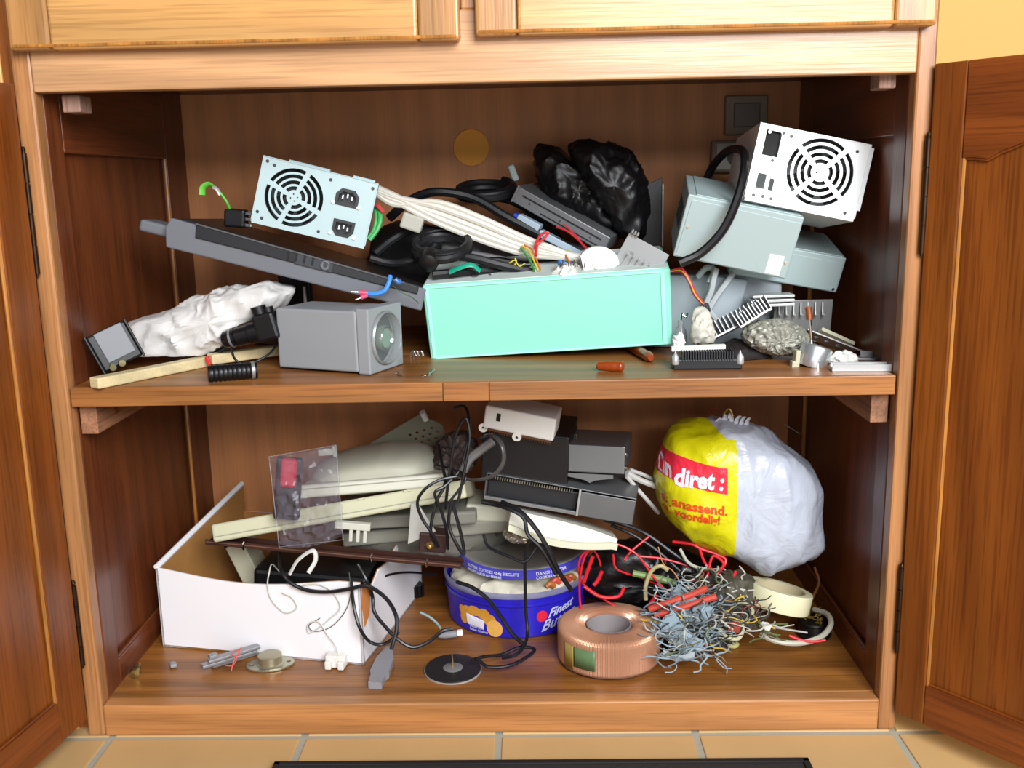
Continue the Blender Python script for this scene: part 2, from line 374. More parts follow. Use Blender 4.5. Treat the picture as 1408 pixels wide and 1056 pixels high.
# wall sockets seen through the back of the cabinet
def socket(px0, py0, px1, py1, label, face):
    a = W(px0, py1, .478); b = W(px1, py0, .478); w = b.x-a.x; h = b.z-a.z
    t = thing('wall_socket', label, 'socket', fr((a.x+w/2, .494, a.z+h/2)))
    MB().box((0, -.008, 0), (w, .016, h)).build('socket_box', mat('socket_shaded', '#8c7a66', .5), t, bev=.003, seg=3)  # white box given grey-brown, the cabinet's shade put into its colour
    if face == 'switch':
        MB().box((0, -.0175, .0), (w*.62, .004, h*.62)).build('switch_rocker', mat('socket_face', '#6e6052', .4), t, bev=.002)
    else:
        MB().plate(rect(-w*.4, -h*.4, w*.4, h*.4), [circle(0, 0, min(w, h)*.3, 28)], .003, Matrix.Translation((0, -.019, 0))).build('socket_frame', mat('socket_pale', '#b9b2a4', .4), t)
        MB().cyl((0, -.0161, 0), (0, -.0165, 0), min(w, h)*.3, n=28).cyl((-.008, -.017, 0), (-.008, -.0175, 0), .002).cyl((.008, -.017, 0), (.008, -.0175, 0), .002).build('socket_well', mat('socket_well', '#5c564e', .5), t)
socket(997, 130, 1057, 186, 'shade-toned white surface-mounted switch box on the back wall, upper right', 'switch')
socket(978, 192, 1046, 238, 'pale wall socket behind the looped black power cord', 'socket')
# ================================================================ upper shelf
steel = mat('zinc_steel', '#a3b7b9', .45, .1, var=.06, vscale=60)
steel_w = mat('bright_steel', '#e9ecec', .38, .1)
steel_g = mat('painted_steel', '#a3b4b4', .45, .15)
alu = mat('aluminium', '#8b8b8a', .42, .45, var=.1)
alu_b = mat('aluminium_bright', '#bdbdbb', .32, .45)
darkm = mat('dark_cavity', '#141414', .7)
blackp = mat('black_plastic', '#0f0f11', .38)
blackr = mat('black_rubber', '#121214', .5)
chrome = mat('chrome', '#d8d8d8', .15, 1)
whitep = mat('white_plastic', '#eceae2', .4)
creamp = mat('cream_plastic', '#d8d5b8', .45)
copper = mat('copper', '#c07850', .3, .8)

def psu(label, M, w, h, d, fan, fr_, rings, gap, holes, material, group=None, spoke=.0032, sockets=(), notch=None, screws=()):
    t = thing('power_supply', label, 'power supply', M, group)
    y = -d/2; cx, cz = fan; slots = []
    for k in range(rings):
        r1 = fr_*(1-k/(rings+.9)); r0 = r1-fr_/(rings+.9)*gap
        for q in range(4):
            da = spoke/r1*1.1; a0 = q*math.pi/2+spoke_rot+da; a1 = (q+1)*math.pi/2+spoke_rot-da
            slots.append(arc_slot(cx, cz, r0, r1, a0, a1))
    for q in range(4):
        a = q*math.pi/2+.3; slots.append(circle(cx+.0045*math.cos(a), cz+.0045*math.sin(a), .0010, 8))
    for sx, sz in screws: slots.append(circle(sx, sz, .0022, 12))
    for hh in holes: slots.append(rect(*hh))
    for (sx, sz, sw, sh, ro) in sockets:
        slots.append(iec(sx, sz, sw, sh, ro))
    MB().plate(rect(-w/2, -h/2, w/2, h/2), slots, .0012, Matrix.Translation((0, y, 0))).build('face_plate', material, t)
    b = MB(); th = .001
    b.span((-w/2, y+.0012, h/2-th), (w/2, d/2, h/2)); b.span((-w/2, y+.0012, -h/2), (w/2, d/2, -h/2+th))
    b.span((-w/2, y+.0012, -h/2+th), (-w/2+th, d/2, h/2-th)); b.span((w/2-th, y+.0012, -h/2+th), (w/2, d/2, h/2-th)); b.span((-w/2, d/2-th, -h/2), (w/2, d/2, h/2))
    # folded lip of the lid over the face edge
    b.span((-w/2-.0006, y-.0012, h/2), (w/2+.0006, d/2, h/2+.0009)); b.span((-w/2-.0012, y-.001, -h/2+.004), (-w/2, d/2, h/2+.0009)); b.span((w/2, y-.001, -h/2+.004), (w/2+.0012, d/2, h/2+.0009))
    b.build('casing', material, t)
    f = MB(); f.cyl((cx, y+.006, cz), (cx, y+.022, cz), fr_*.36, n=28)
    for q in range(7):
        a = q*2*math.pi/7
        f.box((0, 0, 0), (fr_*.58, .0012, fr_*.42), Matrix.Translation((cx, y+.013, cz)) @ Matrix.Rotation(a, 4, 'Y') @ Matrix.Translation((fr_*.66, 0, 0)) @ Matrix.Rotation(.6, 4, 'X'))
    f.build('fan', darkm, t)
    MB().plate(rect(cx-fr_*1.06, max(cz-fr_*1.06, -h/2+.002), cx+fr_*1.06, min(cz+fr_*1.06, h/2-.002)), [circle(cx, cz, fr_*.99, 36)], .025, Matrix.Translation((0, y+.003, 0))).build('fan_frame', mat('fan_frame', '#2a2b2c', .5), t)
    if screws:
        for sx, sz in screws: MB().cyl((sx, y+.0006, sz), (sx, y+.001, sz), .0018, n=12).build('screw', mat('screw_dark', '#3a3c3c', .4, .6), t)
    for (sx, sz, sw, sh, ro) in sockets:
        o = iec(sx, sz, sw*1.02, sh*1.02, ro); i_ = iec(sx, sz, sw*.74, sh*.66, ro)
        k = MB().plate(o, [i_], .002, Matrix.Translation((0, y-.0015, 0))); k.plate(o, [i_], .014, Matrix.Translation((0, y+.001, 0)))
        k.plate(i_, [], .001, Matrix.Translation((0, y+.013, 0)))
        s = k.build('mains_socket', blackp, t)
        p = MB()
        for q, e in ((-1, 0), (0, .35), (1, 0)):
            p.box((sx+q*sw*.2, y+.007, sz+e*sh*.3), (.0018, .012, .005))
        p.build('contact_pin', chrome, s)
        for q in (-1, 1): MB().cyl((sx+q*sw*.56, y-.0002, sz-sh*.42), (sx+q*sw*.56, y-.0022, sz-sh*.42), .0025, n=10).build('socket_screw', chrome, s)
    return t
def iec(sx, sz, sw, sh, ro):
    P = [(-.5, -.5), (.5, -.5), (.5, .15), (.28, .5), (-.28, .5), (-.5, .15)]; c, s_ = math.cos(ro), math.sin(ro)
    return [(sx+(x*sw)*c-(z*sh)*s_, sz+(x*sw)*s_+(z*sh)*c) for x, z in P]
spoke_rot = math.pi/4+.45
pL = psu('zinc power supply with two black mains sockets, perched on the flat monitor', fr((.2753, .2040, .6317), (-1.3, 15.0, 7.65)), .148, .0865, .12,
    (-.0272, .0005), .0375, 4, .62, [], steel, sockets=[(.0395, .0165, .030, .022, 0), (.0425, -.0235, .028, .021, math.pi)],
    screws=[(-.069, .038), (-.0595, .035), (.014, .034), (-.069, -.028), (-.062, -.035), (.012, -.035), (.069, .036)])
cube = MB().box((-.018, -.01, .0455), (.055, .05, .004)).box((.055, -.02, .0455), (.03, .04, .004))
cube.build('top_tab', steel, pL, bev=.001)
spoke_rot = math.pi/4+.1
pW = psu('brightly lit white-silver power supply with large round fan grille, topmost of the pile at right', fr((.9171, .1990, .652), (-6, 12.36, -.76)), .1417, .0975, .14,
    (.0155, .0035), .0425, 4, .55, [(-.062, .011, -.042, .043), (-.061, -.031, -.050, -.012), (-.045, -.031, -.039, -.016)], steel_w,
    screws=[(-.030, .040), (.056, .038), (.058, -.040), (-.047, .006), (-.058, .0405), (-.041, .042), (-.061, -.041), (-.049, -.040), (-.038, -.041)])
MB().box((.0735, -.0695, .006), (.0055, .001, .080)).build('side_flange', steel_w, pW)
MB().box((-.052, -.058, .027), (.019, .012, .031)).build('inlet_block', darkm, pW)

def plain_psu(label, M, w, h, d, material, sticker=True):
    t = thing('power_supply', label, 'power supply', M)
    MB().box((0, 0, 0), (w, d, h)).build('casing', material, t, bev=.0018, seg=3)
    MB().plate([(-w/2+.003, -h/2+.002), (w/2-.002, -h/2+.002), (w/2-.002, h/2-.008), (-w/2+.03, h/2-.006), (-w/2+.006, h/2-.006)], [], .001, Matrix.Translation((0, -d/2-.001, 0))).build('lid_panel', material, t, bev=.0006)
    MB().box((w*.02, 0, h/2+.0006), (w*.9, d*.96, .0012)).build('lid_fold', material, t, bev=.0004)
    for x, z in ((-w*.44, .0), (w*.46, -.02)): MB().cyl((x, -d/2-.0005, z), (x, -d/2-.0022, z), .002, n=10).build('screw', chrome, t)
    if sticker: MB().box((w*.37, -d/2-.0012, -h*.30), (.019, .0006, .026)).build('sticker', mat('sticker_white', '#f2f4f4', .5), t)
    MB().box((-w/2-.0004, 0, .004), (.0008, d*.7, h*.35)).build('vent_recess', mat('vent_dark', '#3f4a4c', .6), t)
    return t
plain_psu('grey-green blank steel power supply with a small white sticker, directly below the white one', fr((.8396, .1942, .5915), (12.2, 12.51, -3.93)), .150, .0842, .120, steel_g)
p2 = plain_psu('grey steel box poking out at the right, behind the blank grey-green power supply', fr((.918, .262, .5475), (11.26, 10.96, -1.6)), .150, .050, .13, steel_g, False)
s = MB()
for i in range(4): s.box((-.005+.012*i, -.0652, .0162), (.007, .0008, .001))
s.build('vent_slots', darkm, p2)

# flat monitor lying face up, running from the left under the power supply
O = (W(229, 318, .135)+W(584, 407, .150))/2
Mm = axes(O, W(584, 407, .150)-W(229, 318, .135), Vector((.03, 1, -.06)))
mon = thing('flat_monitor', 'charcoal flat monitor lying face down with button strip on its front edge', 'monitor', Mm)
L_ = (W(584, 407, .150)-W(229, 318, .135)).length
mg = mat('monitor_grey', '#65676d', .5); mb = mat('monitor_black', '#1d1d20', .35)
h2 = .0205
MB().plate([(-L_/2+.003, -h2), (L_/2, -h2), (L_/2, h2*.45), (-L_/2+.002, h2*.9), (-L_/2-.003, h2*.2)], [], .012).build('front_bezel', mg, mon, bev=.002)
MB().plate([(-L_/2+.02, -h2*.8), (L_/2, -h2*.8), (L_/2, h2*.5), (-L_/2+.01, h2*1.0)], [], .20, Matrix.Translation((0, .0122, 0))).build('back_shell', mb, mon, bev=.004)
MB().plate([(-L_/2+.038, h2*.05), (L_/2-.01, -h2*.0), (L_/2-.01, h2*.5), (-L_/2+.036, h2*.92)], [], .003, Matrix.Translation((0, -.003, 0))).build('dark_strip', mb, mon, bev=.001)
s = MB()
for i in range(4): s.box((-L_/2+.160+i*.011, -.0036, .0085), (.0028, .002, .010))
s.build('button', mat('btn', '#050506', .3), mon)
MB().lathe([(.0030, 0), (.0062, 0), (.0062, .003), (.0050, .0035), (.0050, .001), (.0030, .001)], 24, Matrix.Translation((-L_/2+.210, -.0035, .0075)) @ Matrix.Rotation(math.pi/2, 4, 'X'), closed=True).build('power_button', mg, mon, smooth=True)
MB().box((-L_/2+.195, -.0032, .0075), (.05, .001, .015)).build('button_panel', mat('btnp', '#34353a', .4), mon, bev=.0005)
MB().box((-L_/2-.02, .05, -.002), (.045, .06, .016)).build('stand_tab', mg, mon, bev=.004, seg=3)
s = MB(); s.tube([(-L_/2+.036, -.0045, h2*.93), (L_/2-.03, -.0045, h2*.52)], .0011, 6); s.build('edge_trim', mat('trimg', '#77787c', .3, .5), mon)
# monitor leg / neck standing on the shelf behind, carrying the slab
ft = thing('monitor_foot', 'dark grey monitor foot standing behind the white bag', 'stand', fr((.20, .36, SZ)))
MB().lathe([(0, 0), (.07, 0), (.072, .004), (.03, .012), (0, .013)], 40).build('base', mb, ft, smooth=True)
MB().box((0, 0, .075), (.05, .02, .13)).build('neck', mb, ft, bev=.004)

# plug with a ring terminal on a green earth wire
pl = thing('mains_connector', 'small black socket piece with clear terminals left of the fan-grilled power supply', 'connector', axes(W(325, 300, .19), Vector((1, 0, -.1)), Vector((0, 1, 0))))
MB().box((0, 0, 0), (.028, .024, .024)).build('body', blackp, pl, bev=.003)
s = MB(); 
for i in (-1, 0, 1): s.box((.018, -.004, i*.008), (.009, .006, .005))
s.build('terminal', chrome, pl, bev=.001)
cable('earth_wire', [(317, 290, .19), (312, 278, .185), (305, 268, .185), (300, 262, .185)], .0018, mat('wire_green', '#4fae3c', .4), 'short green wire rising from the small black socket piece', 'wire')
cable('ring_terminal', [(303, 268, .184), (298, 260, .184), (293, 257, .184)], .003, alu_b, 'silver crimp on the end of the short green wire', 'terminal', flat=.5)
g = MB().tube(smooth_path([W(278, 268, .184), W(279, 258, .184), W(287, 253, .184), W(294, 257, .184)]), .0045, 8, .35)
tag(g.build('green_tab', mat('green_plastic', '#63bf43', .4), smooth=True), 'curled bright green plastic tab at upper left', 'tab')

# grey box with round porthole
mt_ = axes((W(382, 471, .135)+W(512, 478, .045))/2, Vector((W(512, 478, .045)-W(382, 471, .135)).to_tuple()[:2]+(0,)), Vector((.42, 1, 0)))
fA = W(384, 511, .105); fB = W(510, 523, .050); fC = W(556, 516, .135)
fA.z = fB.z = fC.z = SZ+.001
x_ = (fB-fA); Lx = x_.length; dp = (fC-fB).length
gm = mat('meter_grey', '#8f9295', .45)
cx_ = (fA+fB)/2; yv = Vector((-x_.y, x_.x, 0)).normalized()
Mb = axes((cx_.x, cx_.y, SZ+.001), x_, yv)
gb = thing('meter_housing', 'grey rectangular meter housing with a round glass porthole on its right end', 'housing', Mb)
H_ = .083; dd = .080
MB().span((-Lx/2, 0, .002), (Lx/2-.018, dd, H_-.003)).build('body', gm, gb, bev=.003, seg=3)
# bezel block at the right end, with hole facing +x
ex = Lx/2
bz = MB(); Mx = Matrix.Translation((ex, 0, 0)) @ Matrix.Rotation(math.pi/2, 4, 'Z')   # local plate x->+y, y(thickness)->-x
bz.plate(rect(0, 0, dd+.002, H_), [circle(dd/2, H_/2, .0342, 48)], .018, Mx)
bz.build('end_bezel', gm, gb, bev=.002)
MB().plate(circle(dd/2, H_/2, .0342, 40), [], .002, Matrix.Translation((ex-.012, 0, 0)) @ Matrix.Rotation(math.pi/2, 4, 'Z')).build('dial_well', mat('dialwell', '#35393a', .5), gb)
Mc = Matrix.Translation((ex, dd/2, H_/2)) @ Matrix.Rotation(math.pi/2, 4, 'Y')
MB().lathe([(.0345, -.008), (.0345, .002), (.0325, .004), (.0315, .002), (.0315, -.006)], 48, Mc).build('porthole_ring', mat('portring', '#9b9fa0', .25, .4), gb, smooth=True)
MB().lathe([(0, -.006), (.0165, -.006), (.0165, .0), (.0145, .003), (.012, .0), (0, -.001)], 36, Mc).build('inner_lens', mat('lens', '#7e8a80', .15, .5), gb, smooth=True)
MB().lathe([(.0, .0015), (.0325, .0015), (.0325, .0022), (.0, .0022)], 40, Mc).build('glass', mat('port_glass', '#dfe8e8', .05, alpha=.06), gb, smooth=True)
s = MB(); s.cyl((-Lx/2-.008, .03, .068), (-Lx/2, .03, .068), .007); s.cyl((-Lx/2-.006, .05, .05), (-Lx/2, .05, .05), .006); s.build('cable_gland', mat('gland', '#5a5f66', .4), gb, smooth=True)
MB().cyl((0, .03, 0), (0, .03, -.001), .004).build('foot', blackr, gb)

# turquoise cardboard box
tq = thing('turquoise_box', 'long pale turquoise cardboard box lying on its side in the middle of the shelf', 'box', fr((.5904, .2517, .4945), (9, -3.24, -3.2)))
tqm = mat('turquoise_card', '#8ddcc2', .6, bump=.05, bscale=40); tqd = mat('turquoise_lip', '#a4ecd6', .55)
MB().box((0, -.035, 0), (.3288, .13, .105)).build('carton_body', tqm, tq, bev=.003, seg=3)
e = MB(); e.box((-.1585, -.1005, 0), (.0045, .002, .100)); e.box((.1540, -.1005, 0), (.0055, .002, .100)); e.box((0, -.1005, .0495), (.316, .002, .003)); e.box((0, -.1005, -.0495), (.316, .002, .003))
e.build('raised_edge', tqd, tq, bev=.0008)
MB().box((0, -.033, .0530), (.322, .126, .0016)).build('lid_flap', mat('card_grey', '#bfc9c4', .7), tq)

# white plastic bag, upper left
wbm = mat('white_bag', '#cfccc8', .38, bump=.8, bscale=40)
b, c = blob([(172, 508), (163, 470), (182, 440), (232, 428), (280, 405), (330, 392), (372, 386), (385, 392), (403, 393), (400, 405), (388, 424), (360, 436), (338, 448), (318, 474), (285, 490), (240, 502)], .17, .05, .007, 30, 160, 60, .55, 3, folds=5, fold_amp=.002, zmin=SZ+.016)
wb_ = thing('plastic_bag', 'crumpled white plastic bag with faint orange print, left end of the shelf', 'bag', Matrix.Translation(c))
b.v = [tuple(Vector(v)-c) for v in b.v]; b.build('bag_film', wbm, wb_, smooth=True)
pr = MB(); rb = random.Random(5)
for (x, y) in ((352, 402), (357, 420), (275, 440), (205, 462), (238, 450), (300, 435), (185, 470)):
    p = W(x, y, .135)-c
    pr.tube([p+Vector((0, .004, 0)), p+Vector((.005, .006, .003)), p+Vector((.009, .004, .002))], .0016, 6, .4)
pr.build('orange_print', mat('orange_print', '#e8956a', .5), wb_)

# battery-like black block with silver plate
bt = thing('relay_block', 'small black block with a silver face plate and two brass screws, at the far left', 'relay', axes(W(158, 476, .075), Vector((.74, .35, .34)), Vector((-.3, 1, -.1))))
MB().box((0, 0, 0), (.052, .03, .050)).build('body', blackp, bt, bev=.003)
MB().box((.002, -.016, .004), (.036, .003, .040)).build('face_plate', mat('silverplate', '#77797d', .5, .1), bt, bev=.001)
MB().box((-.026, -.006, 0), (.003, .034, .053)).box((.026, -.006, 0), (.003, .034, .053)).build('end_cheek', blackp, bt, bev=.001)
s = MB()
for i in (-1, 1): s.cyl((i*.006-.008, -.016, -.021), (i*.006-.008, -.022, -.023), .0042, n=14)
s.build('terminal_screw', mat('brassy', '#b9b184', .3, .7), bt, smooth=True)
# wooden laths
def bar(name, label, cat, p0, p1, w, h, mm, group=None, bev=.002):
    d = p1-p0; M_ = axes((p0+p1)/2, d, Vector((0, 0, 1)).cross(d)*1.0)
    # lay flat: local z up
    o = MB().box((0, 0, 0), (d.length, w, h), M_).build(name, mm, bev=bev); return tag(o, label, cat, group)
lath = wood('pale_lath', '#cdb98a', '#e4d5a8', 'X', .55, fine=.3, contrast=.6)
a_ = WZ(129, 527, SZ+.007); b_ = WZ(285, 496, SZ+.007); bar('wooden_lath', 'pale wooden lath sticking out from under the white bag', 'lath', a_, b_, .018, .0135, lath)
a_ = WZ(288, 494, SZ+.012); b_ = WZ(392, 480, SZ+.012); bar('wooden_lath', 'pale wooden lath lying behind the grey meter housing', 'lath', a_, b_, .018, .0135, lath)

# black camera-like motor, and the short black cylinder under it
cm = thing('black_motor', 'black cylindrical lens-like motor leaning on the white bag beside the grey housing', 'motor', axes(W(347, 458, .115), W(372, 448, .11)-W(302, 466, .115), Vector((0, 1, 0))))
q = Matrix.Rotation(math.pi/2, 4, 'Y')
MB().lathe([(0, -.040), (.010, -.040), (.0115, -.038), (.0115, -.024), (.010, -.023), (.0125, -.021), (.0125, -.004), (.014, -.003), (.014, .022), (0, .022)], 32, q).build('barrel', blackp, cm, smooth=True)
MB().box((.024, 0, .004), (.030, .03, .036)).build('gear_head', blackp, cm, bev=.004)
s = MB(); s.cyl((.018, 0, .02), (.018, 0, .032), .010, n=24); s.cyl((.03, 0, .02), (.03, 0, .028), .007, n=24); s.build('cap', blackp, cm, smooth=True)
MB().lathe([(.0118, -.030), (.0124, -.030), (.0124, -.027), (.0118, -.027)], 32, q, closed=True).build('silver_ring', alu, cm, smooth=True)
cyl = MB(); p0 = WZ(291, 514, SZ+.011); p1 = WZ(349, 509, SZ+.011); dv = (p1-p0).normalized()
k = thing('black_cylinder', 'short ribbed black cylinder lying on the shelf edge beneath the black motor', 'cylinder', axes((p0+p1)/2, dv, Vector((0, 1, 0))))
prof = [(0, -.030), (.0095, -.030)]
for i in range(10): prof += [(.0105, -.028+i*.0055), (.0105, -.0245+i*.0055), (.0095, -.024+i*.0055)]
prof += [(.0105, .029), (0, .030)]
MB().lathe(prof, 28, q).build('body', blackp, k, smooth=True)
MB().lathe([(.0107, .022), (.0112, .022), (.0112, .026), (.0107, .026)], 28, q, closed=True).build('metal_band', alu, k, smooth=True)
cable('lead_wire', [(318, 478, .10), (322, 492, .07), (333, 500, .07), (352, 497, .075), (372, 485, .09), (382, 470, .13)], .0016, blackr, 'thin black lead curling under the black motor')
cable('lead_wire', [(255, 500, .16), (285, 490, .15), (312, 478, .13), (335, 468, .13)], .0042, blackp, 'flat black strap running from the white bag to the black motor', 'strap', flat=.4)
tag(MB().box((0, 0, 0), (.005, .004, .012), axes(W(286, 496, .12), Vector((1, 0, .3)), Vector((0, 1, 0)))).build('red_clip', mat('redp', '#c9282c', .4), bev=.001), 'tiny red clip beside the black strap', 'clip')

# blue wire with red crimp terminals hanging over the monitor edge
cable('blue_wire', [(537, 379, .13), (534, 390, .125), (528, 400, .122), (515, 404, .12), (503, 404, .12)], .0030, mat('blue_wire', '#3f86d8', .4), 'thick blue wire hanging over the monitor edge', 'wire')
for i, (p, q_) in enumerate((((505, 403, .119), (484, 401, .115)), ((505, 406, .117), (489, 412, .113)))):
    tt = thing('crimp_terminal', ['upper', 'lower'][i]+' pink-red crimp terminal on the end of the blue wire', 'terminal', axes(W(*p), W(*q_)-W(*p), Vector((0, 1, 0))), 'crimps on the blue wire')
    l = (W(*q_)-W(*p)).length
    MB().cyl((0, 0, 0), (l*.55, 0, 0), .003, n=14).build('sleeve', mat('crimp_red', '#d8486a', .4), tt, smooth=True)
    MB().box((l*.8, 0, 0), (l*.5, .0055, .002)).build('spade', chrome, tt, bev=.0005)
tag(MB().tube(smooth_path([W(543, 384, .12), W(548, 388, .12), W(552, 386, .12)]), .0035, 10).build('small_capacitor', mat('cap_blue', '#3b6aa6', .3), smooth=True), 'tiny blue component beside the blue wire', 'component')
cable('thin_green_wire', [(540, 393, .125), (552, 402, .12), (565, 408, .125), (576, 417, .14)], .0006, mat('dgreen', '#3d5a2a', .5), 'hair-thin green wire left of the turquoise box', 'wire')

# pale cable bundle
cbm = mat('cable_beige', '#cfcbbf', .45)
for i, (o1, o2, r) in enumerate(((0, 0, .0048), (4, 9, .0045), (-4, 15, .0048), (8, -6, .0045), (2, 22, .0040))):
    pts = [(508+i*2, 258+o1*.6, .23), (545, 272+o1*.8+i, .225), (600, 284+o2, .22), (660, 306+o2*1.1, .215), (718, 331+o2*.8, .21), (765, 346+o2*.35, .20), (798, 355+o1*.5, .20)]
    cable('pale_cable', pts, r, cbm, ['pale grey cable, topmost strand of the bundle sweeping down from the left power supply', 'pale grey cable, second strand of the sweeping bundle', 'pale grey cable, middle strand of the sweeping bundle', 'pale grey cable crossing over the top of the bundle', 'thin pale cable, lowest strand of the sweeping bundle'][i], 'cable', 'pale cable bundle')
# connectors in gaps
tag(MB().box((0, 0, 0), (.030, .02, .022), axes(W(567, 306, .22), Vector((1, 0, -.35)), Vector((0, 1, 0)))).build('white_connector', mat('dull_white', '#a9a89c', .5), bev=.003), 'dull white plastic connector below the pale cable bundle', 'connector')
tag(MB().box((0, 0, 0), (.010, .006, .025), axes(W(706, 238, .36), Vector((1, 0, .35)), Vector((0, 1, 0)))).build('pale_tab', mat('pale_tab', '#9aa8a4', .5), bev=.002), 'small pale green-grey tab standing up behind the drive', 'tab')

# light grey panel box behind, supporting the pile
gp = thing('grey_board', 'light grey plastic case panel behind the black cable coil', 'panel', axes((W(605, 375, .33)+W(745, 395, .33))/2, W(745, 372, .33)-W(605, 345, .33), Vector((0, 1, 0))))
MB().box((0, .03, -.02), (.165, .06, .115)).build('panel', mat('case_grey', '#8d8e90', .5), gp, bev=.004)
MB().box((0, -.001, .032), (.150, .002, .004)).build('ridge', mat('case_grey', '#8d8e90', .5), gp, bev=.0005)

# black coils
def coil(name, label, cxy, Y, rx, rz, turns, r, tiltx, mm=blackr, cat='cable', seed=0):
    rr = random.Random(seed); C0 = W(*cxy, Y); P = []
    n = int(turns*28)
    for i in range(n):
        a = 2*math.pi*i/28; j = 1+rr.uniform(-.02, .02); u = i/n-.5
        p = Vector((math.cos(a)*rx*j, math.sin(a)*rx*j*math.sin(tiltx)+u*.012, math.sin(a)*rz*j+u*.014)); P.append(C0+p)
    return tag(MB().tube(P, r, 8).build(name, mm, smooth=True), label, cat)
coil('cable_coil', 'black cable coil with a thick rubber sheath in front of the light grey panel', (608, 338), .20, .036, .013, 2.6, .0062, 1.2, seed=1)
coil('cable_coil', 'looped black cable behind the pale cable bundle, left of the drive', (668, 262), .33, .040, .010, 2.2, .006, 1.2, seed=2)
blk = [
 ('black cable running under the pale bundle', [(535, 300, .30), (565, 275, .29), (600, 264, .28), (650, 272, .28), (700, 300, .27), (760, 330, .26), (800, 345, .25)], .0065),
 ('black cable running from the coil towards the turquoise box', [(575, 345, .19), (610, 350, .185), (650, 355, .18), (690, 365, .18), (735, 375, .19)], .006),
 ('black cable in the dark gap right of the left power supply', [(515, 350, .22), (540, 330, .24), (570, 315, .25), (600, 318, .26), (640, 330, .26)], .006),
 ('black cable drooping over the monitor', [(508, 355, .17), (535, 362, .18), (560, 360, .2), (585, 350, .21), (600, 335, .21)], .0055),
 ('black cable crossing above the turquoise box', [(595, 378, .17), (640, 374, .18), (700, 372, .2), (760, 368, .22), (800, 362, .24)], .006),
 ('black cable lying just behind the turquoise box lid', [(640, 368, .22), (680, 360, .23), (720, 366, .23), (770, 362, .23), (830, 368, .23)], .007),
 ('black cable behind the drive', [(640, 270, .34), (700, 275, .34), (740, 300, .33), (770, 330, .33)], .006)]
for i, (lb, pts, r) in enumerate(blk): cable('black_cable', pts, r, blackr, lb, 'cable', 'black cables on the upper shelf')
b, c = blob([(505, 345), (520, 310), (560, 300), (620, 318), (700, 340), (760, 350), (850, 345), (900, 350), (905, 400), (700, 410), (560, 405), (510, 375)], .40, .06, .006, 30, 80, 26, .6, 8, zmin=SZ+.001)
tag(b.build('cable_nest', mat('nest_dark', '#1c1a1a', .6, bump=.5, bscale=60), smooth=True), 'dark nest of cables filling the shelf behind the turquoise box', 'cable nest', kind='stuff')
cable('green_sleeve', [(618, 374, .165), (632, 368, .16), (648, 364, .16), (660, 372, .165)], .0045, mat('teal', '#1f9a7c', .4), 'teal green curved sleeve on top of the turquoise box left half', 'sleeve', flat=.35)
# fan shape of black parts
dk = thing('round_plug', 'round black plug end inside the black cable coil', 'knob', axes(W(590, 358, .17), Vector((1, 0, -.2)), Vector((0, 1, .5))))
MB().lathe([(0, .012), (.008, .012), (.013, .009), (.014, 0), (.014, -.012), (0, -.012)], 28, Matrix.Rotation(math.pi/2, 4, 'X')).build('knob_body', blackp, dk, smooth=True)
# green, red wires at the left power supply's right side
cable('green_wire', [(520, 283, .20), (523, 300, .19), (519, 315, .185), (508, 330, .18)], .0032, mat('wire_green2', '#3c9c52', .4), 'green wire curving out of the left power supply', 'wire')
cable('green_wire', [(516, 285, .20), (517, 302, .19), (513, 318, .185), (505, 328, .18)], .0022, mat('wire_green2', '#3c9c52', .4), 'thinner green wire beside the power supply edge', 'wire')
cable('red_wire', [(512, 280, .20), (520, 284, .19), (527, 292, .19)], .0028, mat('redw', '#b8323a', .4), 'short red wire at the right edge of the left power supply', 'wire')

# loose coloured wires in the middle
cw = {'yellow': '#c9b92a', 'green': '#3e8a3a', 'red': '#c02a30', 'orange': '#c96a2a', 'white': '#d8d4c8'}
def wires(lst, group):
    for lb, colr, pts, r in lst: cable(colr+'_wire', pts, r, mat('w_'+colr, cw[colr], .4), lb, 'wire', group)
wires([('yellow wire arching down in front of the pale cables', 'yellow', [(718, 338, .2), (727, 345, .19), (733, 356, .18), (740, 372, .17)], .0012),
 ('orange wire arching beside the yellow one', 'orange', [(721, 337, .2), (731, 343, .19), (737, 356, .18), (743, 371, .17)], .0012),
 ('green wire arching under the yellow one', 'green', [(716, 341, .2), (723, 350, .19), (730, 360, .18), (735, 372, .17)], .0014),
 ('white wire beneath the green arch', 'white', [(720, 348, .2), (727, 356, .19), (731, 365, .18), (737, 373, .17)], .001),
 ('red tie wire knotted round the pale bundle', 'red', [(735, 342, .19), (738, 332, .19), (745, 322, .19), (754, 320, .19), (748, 328, .19), (739, 336, .19), (737, 352, .18)], .0018),
 ('red wire running down along the drive', 'red', [(765, 312, .25), (780, 318, .24), (795, 330, .23), (808, 345, .21)], .0014),
 ('second red wire running down along the drive', 'red', [(775, 308, .25), (790, 322, .24), (802, 336, .23), (812, 345, .21)], .001),
 ('orange wire beside the white heap', 'orange', [(776, 346, .2), (780, 355, .19), (785, 364, .18)], .0013),
 ('yellow frayed wire over the turquoise box', 'yellow', [(700, 362, .18), (708, 358, .18), (714, 366, .18), (722, 362, .18)], .0008),
 ('yellow frayed wire tip beside the first', 'yellow', [(705, 368, .18), (710, 360, .18), (708, 355, .18)], .0008),
 ('yellow wire behind the white round part', 'yellow', [(780, 345, .22), (788, 350, .21), (790, 358, .2)], .002)], 'coloured wires above the turquoise box')
tag(MB().lathe([(0, -.006), (.004, -.006), (.005, -.002), (.005, .003), (.003, .006), (0, .006)], 16, Matrix.Translation(W(772, 363, .165))).build('blue_capacitor', mat('capblue', '#1f88d8', .3), smooth=True), 'tiny bright blue disc capacitor above the turquoise box', 'capacitor')
